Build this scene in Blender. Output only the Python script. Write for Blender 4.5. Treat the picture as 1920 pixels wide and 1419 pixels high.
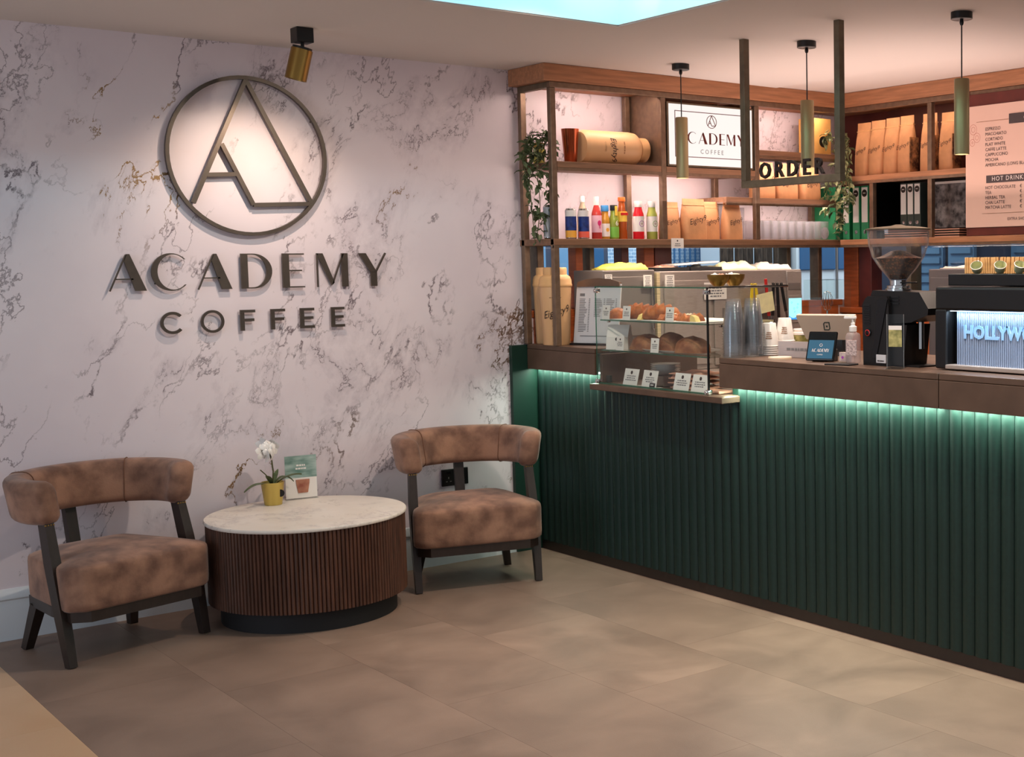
import bpy, bmesh, math, random
from mathutils import Vector, Matrix, noise as mnoise

for o in list(bpy.data.objects):
    bpy.data.objects.remove(o)
SC = bpy.context.scene
COL = SC.collection
R = math.radians
PI = math.pi
rnd = random.Random(7)


def lin(c):
    c = c / 255.0
    return c / 12.92 if c <= 0.04045 else ((c + 0.055) / 1.055) ** 2.4


def rgb(r, g, b):
    return (lin(r), lin(g), lin(b), 1.0)


# ------------------------------------------------------------------ camera
cd = bpy.data.cameras.new('camera')
cam = bpy.data.objects.new('camera', cd)
COL.objects.link(cam)
SC.camera = cam
yaw, pit, rol = 0.7430, -0.0858, -0.0111
fw = Vector((math.sin(yaw) * math.cos(pit), math.cos(yaw) * math.cos(pit), math.sin(pit)))
rt = Vector((math.cos(yaw), -math.sin(yaw), 0))
up = rt.cross(fw)
r2 = rt * math.cos(rol) + up * math.sin(rol)
u2 = -rt * math.sin(rol) + up * math.cos(rol)
cam.matrix_world = Matrix.Translation((-3.7175, -6.2024, 1.5133)) @ Matrix(
    ((r2.x, u2.x, -fw.x), (r2.y, u2.y, -fw.y), (r2.z, u2.z, -fw.z))).to_4x4()
cd.sensor_fit = 'HORIZONTAL'
cd.sensor_width = 36.0
cd.lens = 2504.0 / 1920 * 36
cd.shift_x = -(1513.16 - 960) / 1920
cd.shift_y = (706.4 - 709.5) / 1920
cd.clip_end = 100

# ------------------------------------------------------------------ colour and world
SC.view_settings.view_transform = 'Standard'
SC.view_settings.look = 'None'
SC.view_settings.gamma = 1
SC.view_settings.use_curve_mapping = False
SC.view_settings.exposure = 0.25
W = bpy.data.worlds.new('lobby')
SC.world = W
W.use_nodes = True
W.node_tree.nodes['Background'].inputs[0].default_value = (0.90, 0.92, 1.0, 1)
W.node_tree.nodes['Background'].inputs[1].default_value = 0.36
SC.cycles.max_bounces = 10
SC.cycles.transparent_max_bounces = 24
SC.cycles.transmission_bounces = 10
SC.cycles.sample_clamp_indirect = 4
SC.cycles.caustics_reflective = False
SC.cycles.caustics_refractive = False


def area(name, loc, target, sx, sy, power, color, spread=180):
    d = bpy.data.lights.new(name, 'AREA')
    d.shape = 'RECTANGLE'
    d.size, d.size_y = sx, sy
    d.energy = power
    d.color = color
    d.spread = R(spread)
    o = bpy.data.objects.new(name, d)
    COL.objects.link(o)
    o.location = loc
    o.rotation_euler = (Vector(target) - Vector(loc)).to_track_quat('-Z', 'Y').to_euler()
    return o


def spot(name, loc, target, power, color, size, blend=0.5, radius=0.02):
    d = bpy.data.lights.new(name, 'SPOT')
    d.energy = power
    d.color = color
    d.spot_size = R(size)
    d.spot_blend = blend
    d.shadow_soft_size = radius
    o = bpy.data.objects.new(name, d)
    COL.objects.link(o)
    o.location = loc
    o.rotation_euler = (Vector(target) - Vector(loc)).to_track_quat('-Z', 'Y').to_euler()
    return o


WARM = (1.0, 0.79, 0.67)
PINK = (1.0, 0.76, 0.66)
CEIL = 2.518
# ceiling downlights of the lobby, outside the frame
for i, (x, y, p) in enumerate(((-1.7, -3.1, 12), (-0.35, -3.0, 84), (-0.3, -4.1, 100), (-3.3, -4.2, 8), (-0.4, -2.0, 34))):
    spot('lobby_downlight', (x, y, 2.50), (x, y, 0), p, WARM, 115, 0.8, 0.05)
spot('recess_fill', (-.80, -1.90, 2.54), (-.85, -.5, .2), 56, (1.0, .84, .70), 120, .8, .04)  # added lamp without a fixture, washes the lower wall and chairs
area('lobby_daylight', (-6.5, -2.2, 1.5), (-2.5, 0, 0.9), 2.0, 2.2, 38, (0.72, 0.86, 1.0))
# added fill spots without fixtures over the bar's working aisle, and their warm bounce
for x, y in ((1.15, -1.1), (1.15, -2.1), (1.15, -3.0)):
    spot('bar_fill', (x, y, 2.49), (x, y, 0), 34, (1.0, .78, .64), 140, .8, .05)
area('bar_bounce', (1.2, -1.2, 1.85), (1.2, -1.2, 3), 1.3, 2.2, 13, (1.0, .72, .63))  # unseen up-facing panel added to imitate bounced light on the ceiling
# cove light in the raised ceiling recess
area('cove_light', (-2.0, -1.75, 2.66), (-2.0, -1.41, 2.70), 3.2, 0.05, 6.5, (0.30, 0.80, 1.0))
area('cove_light', (-0.72, -3.2, 2.66), (-0.38, -3.2, 2.70), 3.2, 0.05, 7, (0.42, 0.95, 0.88)).rotation_euler = (R(90), 0, R(-90))
# daylight in the street behind the bar windows
area('street_daylight', (3.2, .9, 3.5), (3.4, 1.9, 1.2), 5.0, 1.2, 150, (0.74, 0.88, 1.0))
area('street_daylight', (2.75, -1.4, 3.4), (3.3, -1.4, 1.5), .6, 4.5, 40, (0.62, 0.80, 1.0))

# ------------------------------------------------------------------ materials
MATS = {}


def mat(name, col, rough=0.5, metal=0.0, var=0.0, scale=20.0, bump=0.0, bscale=None, emit=None, estr=0.0,
        trans=0.0, ior=1.45, coat=0.0, sheen=0.0, stretch=None, col2=None, alpha=1.0, detail=3.0, spec=None):
    if name in MATS:
        return MATS[name]
    m = bpy.data.materials.new(name)
    m.use_nodes = True
    nt = m.node_tree
    b = nt.nodes['Principled BSDF']
    b.inputs['Base Color'].default_value = col
    b.inputs['Roughness'].default_value = rough
    b.inputs['Metallic'].default_value = metal
    b.inputs['Transmission Weight'].default_value = trans
    b.inputs['IOR'].default_value = ior
    b.inputs['Coat Weight'].default_value = coat
    b.inputs['Sheen Weight'].default_value = sheen
    b.inputs['Alpha'].default_value = alpha
    if spec is not None:
        b.inputs['Specular IOR Level'].default_value = spec
    if emit:
        b.inputs['Emission Color'].default_value = emit
        b.inputs['Emission Strength'].default_value = estr
    if var > 0 or bump > 0 or col2:
        tc = nt.nodes.new('ShaderNodeTexCoord')
        mp = nt.nodes.new('ShaderNodeMapping')
        nt.links.new(tc.outputs['Object'], mp.inputs[0])
        if stretch:
            mp.inputs['Scale'].default_value = stretch
        n = nt.nodes.new('ShaderNodeTexNoise')
        n.inputs['Scale'].default_value = scale
        n.inputs['Detail'].default_value = detail
        nt.links.new(mp.outputs[0], n.inputs['Vector'])
        if var > 0 or col2:
            cr = nt.nodes.new('ShaderNodeValToRGB')
            c2 = col2 or tuple(max(0, c * (1 - var)) for c in col[:3]) + (1,)
            c1 = col if col2 else tuple(min(1, c * (1 + var)) for c in col[:3]) + (1,)
            cr.color_ramp.elements[0].position = 0.35
            cr.color_ramp.elements[1].position = 0.65
            cr.color_ramp.elements[0].color = c2
            cr.color_ramp.elements[1].color = c1
            nt.links.new(n.outputs[0], cr.inputs[0])
            nt.links.new(cr.outputs[0], b.inputs['Base Color'])
        if bump > 0:
            n2 = n
            if bscale:
                n2 = nt.nodes.new('ShaderNodeTexNoise')
                n2.inputs['Scale'].default_value = bscale
                n2.inputs['Detail'].default_value = detail
                nt.links.new(mp.outputs[0], n2.inputs['Vector'])
            bp = nt.nodes.new('ShaderNodeBump')
            bp.inputs['Strength'].default_value = bump
            bp.inputs['Distance'].default_value = 0.01
            nt.links.new(n2.outputs[0], bp.inputs['Height'])
            nt.links.new(bp.outputs[0], b.inputs['Normal'])
    MATS[name] = m
    return m


def marble_material(name, base, base2, veinc, scale=1.0, gold=True, vein_amt=1.0):
    m = bpy.data.materials.new(name)
    m.use_nodes = True
    nt = m.node_tree
    N, Lk = nt.nodes, nt.links
    b = N['Principled BSDF']
    tc = N.new('ShaderNodeTexCoord')
    mp = N.new('ShaderNodeMapping')
    mp.inputs['Scale'].default_value = (scale, scale, scale)
    mp.inputs['Rotation'].default_value = (0, R(-24), 0)
    mp.inputs['Location'].default_value = (3.3, 0.7, 1.9)
    Lk.new(tc.outputs['Object'], mp.inputs[0])

    def noise(sc, det, rough=0.5, vec=None, dist=0.0):
        n = N.new('ShaderNodeTexNoise')
        n.inputs['Scale'].default_value = sc
        n.inputs['Detail'].default_value = det
        n.inputs['Roughness'].default_value = rough
        n.inputs['Distortion'].default_value = dist
        Lk.new(vec or mp.outputs[0], n.inputs['Vector'])
        return n

    def math_(op, a, bb=None, clamp=False):
        n = N.new('ShaderNodeMath')
        n.operation = op
        n.use_clamp = clamp
        for i, v in enumerate((a, bb)):
            if v is None:
                continue
            if isinstance(v, (int, float)):
                n.inputs[i].default_value = v
            else:
                Lk.new(v, n.inputs[i])
        return n.outputs[0]

    def ramp(v, lo, hi):
        n = N.new('ShaderNodeMapRange')
        n.inputs['From Min'].default_value = lo
        n.inputs['From Max'].default_value = hi
        Lk.new(v, n.inputs['Value'])
        return n.outputs[0]

    # stretch the domain so that veins run steeply
    mp2 = N.new('ShaderNodeMapping')
    mp2.inputs['Scale'].default_value = (1.5, 1.0, 0.8)
    Lk.new(mp.outputs[0], mp2.inputs[0])
    v2 = mp2.outputs[0]
    a = noise(1.15, 9, 0.62, v2)
    ridge = math_('ABSOLUTE', math_('SUBTRACT', a.outputs[0], 0.5))
    vein = ramp(ridge, 0.009, 0.001)
    a3 = noise(2.3, 10, 0.66, v2, 0.3)
    ridge3 = math_('ABSOLUTE', math_('SUBTRACT', a3.outputs[0], 0.53))
    vein3 = ramp(ridge3, 0.008, 0.001)
    mask = noise(2.2, 3, 0.55, v2)
    msk = ramp(mask.outputs[0], 0.45, 0.56)
    mask2 = noise(1.7, 2, 0.5, mp.outputs[0], 0.4)
    msk2 = ramp(mask2.outputs[0], 0.50, 0.60)
    speck = noise(16, 4, 0.6)
    spk = ramp(speck.outputs[0], 0.38, 0.55)
    vv = math_('MULTIPLY', math_('MULTIPLY', vein, msk), spk)
    vv3 = math_('MULTIPLY', math_('MULTIPLY', vein3, msk2), spk)
    a4 = noise(0.9, 10, 0.6, v2, 0.15)
    thin = ramp(math_('ABSOLUTE', math_('SUBTRACT', a4.outputs[0], 0.46)), 0.004, 0.0005)
    m4 = noise(2.8, 2, 0.5)
    vv4 = math_('MULTIPLY', math_('MULTIPLY', thin, ramp(m4.outputs[0], 0.42, 0.55)), 0.75)
    vsum = math_('MULTIPLY', math_('MAXIMUM', math_('MAXIMUM', vv, vv3), vv4), vein_amt, True)
    # soft smoky halo beside the veins
    halo = math_('MULTIPLY', ramp(ridge3, 0.07, 0.0), math_('MULTIPLY', msk2, 0.22))
    cl = noise(1.6, 4)
    bc = N.new('ShaderNodeMix')
    bc.data_type = 'RGBA'
    Lk.new(ramp(cl.outputs[0], 0.35, 0.65), bc.inputs[0])
    bc.inputs[6].default_value = base
    bc.inputs[7].default_value = base2
    m1 = N.new('ShaderNodeMix')
    m1.data_type = 'RGBA'
    Lk.new(halo, m1.inputs[0])
    Lk.new(bc.outputs[2], m1.inputs[6])
    m1.inputs[7].default_value = rgb(128, 112, 128)
    m2 = N.new('ShaderNodeMix')
    m2.data_type = 'RGBA'
    Lk.new(math_('MULTIPLY', vsum, 0.92), m2.inputs[0])
    Lk.new(m1.outputs[2], m2.inputs[6])
    m2.inputs[7].default_value = veinc
    out = m2.outputs[2]
    if gold:
        gn = noise(1.1, 2)
        gm = math_('MULTIPLY', ramp(gn.outputs[0], 0.59, 0.64), math_('GREATER_THAN', vsum, 0.25))
        m3 = N.new('ShaderNodeMix')
        m3.data_type = 'RGBA'
        Lk.new(gm, m3.inputs[0])
        Lk.new(out, m3.inputs[6])
        m3.inputs[7].default_value = rgb(150, 118, 84)
        out = m3.outputs[2]
        Lk.new(gm, b.inputs['Metallic'])
    Lk.new(out, b.inputs['Base Color'])
    b.inputs['Roughness'].default_value = 0.42
    MATS[name] = m
    return m


def tile_material(name, c1, c2, c3, rough):
    m = bpy.data.materials.new(name)
    m.use_nodes = True
    nt = m.node_tree
    N, Lk = nt.nodes, nt.links
    b = N['Principled BSDF']
    tc = N.new('ShaderNodeTexCoord')
    oi = N.new('ShaderNodeObjectInfo')
    ad = N.new('ShaderNodeVectorMath')
    ad.operation = 'MULTIPLY_ADD'
    cx = N.new('ShaderNodeCombineXYZ')
    for i in range(3):
        Lk.new(oi.outputs['Random'], cx.inputs[i])
    Lk.new(cx.outputs[0], ad.inputs[0])
    ad.inputs[1].default_value = (37, 11, 23)
    Lk.new(tc.outputs['Object'], ad.inputs[2])
    n = N.new('ShaderNodeTexNoise')
    n.inputs['Scale'].default_value = 3.2
    n.inputs['Detail'].default_value = 6
    n.inputs['Distortion'].default_value = 0.5
    Lk.new(ad.outputs[0], n.inputs['Vector'])
    cr = N.new('ShaderNodeValToRGB')
    cr.color_ramp.elements[0].position = 0.3
    cr.color_ramp.elements[0].color = c1
    cr.color_ramp.elements[1].position = 0.7
    cr.color_ramp.elements[1].color = c2
    Lk.new(n.outputs[0], cr.inputs[0])
    mx = N.new('ShaderNodeMix')
    mx.data_type = 'RGBA'
    mx.blend_type = 'MIX'
    mu = N.new('ShaderNodeMath')
    mu.operation = 'MULTIPLY'
    mu.inputs[1].default_value = 0.45
    Lk.new(oi.outputs['Random'], mu.inputs[0])
    Lk.new(mu.outputs[0], mx.inputs[0])
    Lk.new(cr.outputs[0], mx.inputs[6])
    mx.inputs[7].default_value = c3
    f = N.new('ShaderNodeTexNoise')
    f.inputs['Scale'].default_value = 260
    f.inputs['Detail'].default_value = 2
    Lk.new(tc.outputs['Object'], f.inputs['Vector'])
    bp = N.new('ShaderNodeBump')
    bp.inputs['Strength'].default_value = 0.12
    bp.inputs['Distance'].default_value = 0.004
    Lk.new(f.outputs[0], bp.inputs['Height'])
    Lk.new(bp.outputs[0], b.inputs['Normal'])
    Lk.new(mx.outputs[2], b.inputs['Base Color'])
    b.inputs['Roughness'].default_value = rough
    MATS[name] = m
    return m


def brick_material():
    m = bpy.data.materials.new('painted_brick')
    m.use_nodes = True
    nt = m.node_tree
    b = nt.nodes['Principled BSDF']
    tc = nt.nodes.new('ShaderNodeTexCoord')
    mp = nt.nodes.new('ShaderNodeMapping')
    mp.inputs['Rotation'].default_value = (R(90), 0, 0)
    nt.links.new(tc.outputs['Object'], mp.inputs[0])
    t = nt.nodes.new('ShaderNodeTexBrick')
    t.inputs['Color1'].default_value = rgb(150, 178, 205)
    t.inputs['Color2'].default_value = rgb(128, 158, 190)
    t.inputs['Mortar'].default_value = rgb(205, 218, 230)
    t.inputs['Scale'].default_value = 9
    t.inputs['Mortar Size'].default_value = 0.03
    nt.links.new(mp.outputs[0], t.inputs['Vector'])
    nt.links.new(t.outputs['Color'], b.inputs['Base Color'])
    b.inputs['Roughness'].default_value = 0.8
    MATS['brick'] = m
    return m


def bean_material():
    m = bpy.data.materials.new('coffee_beans')
    m.use_nodes = True
    nt = m.node_tree
    b = nt.nodes['Principled BSDF']
    tc = nt.nodes.new('ShaderNodeTexCoord')
    v = nt.nodes.new('ShaderNodeTexVoronoi')
    v.inputs['Scale'].default_value = 95
    nt.links.new(tc.outputs['Object'], v.inputs['Vector'])
    cr = nt.nodes.new('ShaderNodeValToRGB')
    cr.color_ramp.elements[0].color = rgb(176, 112, 72)
    cr.color_ramp.elements[1].color = rgb(52, 28, 18)
    cr.color_ramp.elements[1].position = 0.55
    nt.links.new(v.outputs['Distance'], cr.inputs[0])
    nt.links.new(cr.outputs[0], b.inputs['Base Color'])
    b.inputs['Roughness'].default_value = 0.35
    return m


def clear_material(name, col, rough=0.02, ior=1.45, milky=0.0, milkc=(1, 1, 1, 1)):
    """thin clear sheet: see-through with fresnel gloss, optionally a little milky"""
    m = bpy.data.materials.new(name)
    m.use_nodes = True
    nt = m.node_tree
    N, Lk = nt.nodes, nt.links
    N.remove(N['Principled BSDF'])
    t = N.new('ShaderNodeBsdfTransparent')
    t.inputs[0].default_value = col
    g_ = N.new('ShaderNodeBsdfGlossy')
    g_.inputs['Roughness'].default_value = rough
    lw = N.new('ShaderNodeLayerWeight')
    lw.inputs[0].default_value = 0.5
    pw = N.new('ShaderNodeMath')
    pw.operation = 'POWER'
    Lk.new(lw.outputs['Facing'], pw.inputs[0])
    pw.inputs[1].default_value = 4.5
    f = N.new('ShaderNodeMath')
    f.operation = 'MULTIPLY_ADD'
    Lk.new(pw.outputs[0], f.inputs[0])
    r0 = ((ior - 1) / (ior + 1)) ** 2
    f.inputs[1].default_value = 0.8 - r0
    f.inputs[2].default_value = r0
    mx = N.new('ShaderNodeMixShader')
    Lk.new(f.outputs[0], mx.inputs[0])
    Lk.new(t.outputs[0], mx.inputs[1])
    Lk.new(g_.outputs[0], mx.inputs[2])
    out = mx
    if milky > 0:
        d = N.new('ShaderNodeBsdfDiffuse')
        d.inputs[0].default_value = milkc
        m2 = N.new('ShaderNodeMixShader')
        m2.inputs[0].default_value = milky
        Lk.new(mx.outputs[0], m2.inputs[1])
        Lk.new(d.outputs[0], m2.inputs[2])
        out = m2
    Lk.new(out.outputs[0], N['Material Output'].inputs[0])
    MATS[name] = m
    return m


clear_material('thin_glass', (.97, .99, .98, 1), 0.02, 1.35)
clear_material('tumbler_glass', (.95, .95, .96, 1), 0.03, 1.5, 0.06)
clear_material('cup_plastic', (.965, .975, .985, 1), 0.06, 1.5, 0.018, (.86, .9, .95, 1))
clear_material('sanitizer', (.92, .89, .89, 1), 0.05, 1.45, 0.25, rgb(226, 208, 206))
clear_material('frosted', (.9, .88, .88, 1), 0.3, 1.45, 0.55, rgb(206, 196, 198))
clear_material('glass', (.9, .92, .92, 1), 0.02, 1.7, 0.3)
clear_material('hopper_glass', (.95, .94, .94, 1), 0.03, 1.5, 0.03)
clear_material('glass_edge', (.45, .7, .6, 1), 0.1, 1.5, 0.4, rgb(70, 120, 100))
marble_material('marble', rgb(219, 207, 214), rgb(231, 220, 225), rgb(90, 74, 82))
marble_material('table_marble', rgb(222, 212, 200), rgb(232, 224, 214), rgb(150, 138, 124), 2.2, False, 0.55)
tile_material('grey_tile', rgb(118, 97, 84), rgb(152, 127, 111), rgb(128, 106, 93), 0.5)
tile_material('cream_tile', rgb(200, 160, 122), rgb(214, 178, 142), rgb(196, 160, 126), 0.4)
brick_material()
MATS['beans'] = bean_material()
mat('plaster', rgb(222, 215, 210), 0.85)
mat('cove_white', rgb(235, 238, 240), 0.8)
mat('white_paint', rgb(222, 226, 230), 0.45)
mat('oak', rgb(172, 120, 86), 0.45, var=0.16, scale=9, stretch=(1, 1, 9), bump=0.08, detail=6)
mat('oak_x', rgb(172, 120, 86), 0.45, var=0.18, scale=7, stretch=(0.7, 9, 9), bump=0.08, detail=6)
mat('oak_y', rgb(172, 120, 86), 0.45, var=0.18, scale=7, stretch=(9, 0.7, 9), bump=0.08, detail=6)
mat('orange_wood', rgb(176, 88, 44), 0.4, var=0.2, scale=6, stretch=(1, 1, 9), detail=5)
mat('orange_wood_h', rgb(182, 92, 46), 0.4, var=0.2, scale=6, stretch=(1, 1, 9), detail=5)
mat('red_wood', rgb(96, 42, 36), 0.35, var=0.2, scale=8)
mat('shelf_brown', rgb(134, 98, 74), 0.45, var=.15, scale=7, stretch=(.7, 9, 9))
mat('bronze', rgb(128, 106, 88), 0.38, 0.6, var=0.12, scale=30)
mat('bronze_dark', rgb(112, 98, 80), 0.45, 0.35, var=0.12, scale=30)
mat('sign_bronze', rgb(92, 82, 74), 0.36, 0.75, var=0.1, scale=14)
mat('worktop', rgb(104, 82, 68), 0.42, 0.35, var=0.14, scale=7, detail=6)
mat('green_slat', rgb(12, 40, 34), 0.55, var=0.10, scale=60, bump=0.04)
mat('green_panel', rgb(14, 48, 38), 0.5)
mat('grout', rgb(122, 101, 88), .8)
mat('plinth', rgb(52, 40, 34), 0.5)
mat('velvet', rgb(160, 119, 97), 0.85, col2=rgb(106, 74, 60), scale=11, detail=6, sheen=0.2, bump=0.1, bscale=160)
mat('dark_wood', rgb(44, 33, 29), 0.42, var=0.15, scale=14, stretch=(4, 4, 1))
mat('table_wood', rgb(80, 50, 37), 0.5, var=0.3, scale=16, stretch=(3, 3, 0.4), detail=5)
mat('black', rgb(13, 12, 13), 0.4)
mat('black_gloss', rgb(14, 14, 16), 0.15)
mat('black_matte', rgb(26, 24, 26), 0.7)
mat('brass', rgb(150, 118, 62), 0.32, 0.9)
mat('lamp_brass', rgb(172, 152, 112), 0.42, 0.5)
mat('gold', rgb(206, 184, 104), 0.3, 0.9)
mat('chrome', rgb(200, 200, 200), 0.12, 1.0)
mat('steel', rgb(176, 164, 156), 0.38, 0.4, var=0.06, scale=40, stretch=(1, 1, 12))
mat('steel_dark', rgb(134, 126, 122), 0.42, 0.4)
mat('kraft', rgb(210, 154, 108), 0.62, var=0.08, scale=14, bump=0.25, bscale=22)
mat('kraft_light', rgb(224, 176, 122), 0.55, var=0.05, scale=10)
mat('tan', rgb(224, 178, 130), 0.4)
mat('ink', rgb(46, 30, 26), 0.6)
mat('ink_soft', rgb(150, 104, 66), 0.6)
mat('grey_ink', rgb(120, 118, 120), 0.7)
mat('paper', rgb(238, 232, 226), 0.7)
mat('paper_grey', rgb(205, 204, 208), 0.6)
mat('cream', rgb(232, 208, 180), 0.7)
mat('white_plastic', rgb(236, 232, 228), 0.35)
mat('ceramic', rgb(240, 236, 232), 0.2)
mat('leaf', rgb(82, 96, 62), 0.5, var=0.3, scale=30)
mat('leaf_pale', rgb(150, 158, 112), 0.5, var=0.25, scale=30)
mat('stem', rgb(84, 84, 48), 0.6)
mat('pastry', rgb(190, 112, 58), 0.5, col2=rgb(146, 76, 36), scale=28, bump=0.3, bscale=70)
mat('bread', rgb(172, 116, 76), 0.65, col2=rgb(118, 66, 40), scale=16, bump=0.3, bscale=60)
mat('cheese', rgb(236, 210, 130), 0.5)
mat('pink', rgb(214, 158, 134), 0.8, var=0.1, scale=20)
mat('cloth_yellow', rgb(238, 222, 96), 0.8, var=0.06, scale=30)
mat('cloth_cream', rgb(240, 230, 180), 0.8, var=0.06, scale=30)
mat('cloth_white', rgb(238, 224, 210), 0.8)
mat('red', rgb(196, 36, 32), 0.4)
mat('yellow', rgb(230, 200, 40), 0.4)
mat('green_file', rgb(36, 132, 86), 0.5)
mat('dark_green_file', rgb(50, 62, 58), 0.5)
mat('copper', rgb(176, 92, 62), 0.22, 0.95)
mat('wicker', rgb(206, 160, 104), 0.6, var=0.15, scale=40)
mat('mug_green', rgb(198, 200, 158), 0.35)
mat('lightbox', rgb(120, 116, 114), 0.5, emit=(1.0, 0.94, 0.90, 1), estr=.74)
mat('lamp_glow', rgb(255, 240, 220), 0.5, emit=(1.0, 0.82, 0.62, 1), estr=14)
mat('led', rgb(255, 240, 225), 0.5, emit=(1.0, 0.80, 0.70, 1), estr=2)
mat('led_green', rgb(225, 255, 240), 0.5, emit=(0.70, 1.0, 0.86, 1), estr=5)
mat('led_blue', rgb(225, 240, 255), 0.5, emit=(0.62, 0.84, 1.0, 1), estr=5)
mat('screen_teal', rgb(40, 72, 92), 0.2, emit=rgb(52, 92, 116), estr=0.5)
mat('screen_blue', rgb(150, 220, 240), 0.2, emit=rgb(150, 225, 245), estr=0.9)
mat('screen_wave', rgb(60, 140, 210), 0.2, emit=rgb(60, 140, 215), estr=0.9)
mat('board_pink', rgb(232, 196, 180), 0.6)
mat('board_bar', rgb(74, 64, 66), 0.6)
mat('letter_white', rgb(235, 225, 220), 0.6)
mat('van_white', rgb(232, 238, 242), 0.3)
mat('car_glass', rgb(60, 100, 140), 0.15)
mat('shutter', rgb(112, 152, 186), 0.6)
mat('dark_wall', rgb(66, 72, 90), 0.8)
mat('bamboo', rgb(74, 58, 46), 0.7, var=0.5, scale=60, stretch=(1, 1, 0.2))
mat('asphalt', rgb(90, 96, 104), 0.9)
mat('velvet_seam', rgb(116, 80, 62), 0.9)


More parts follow.
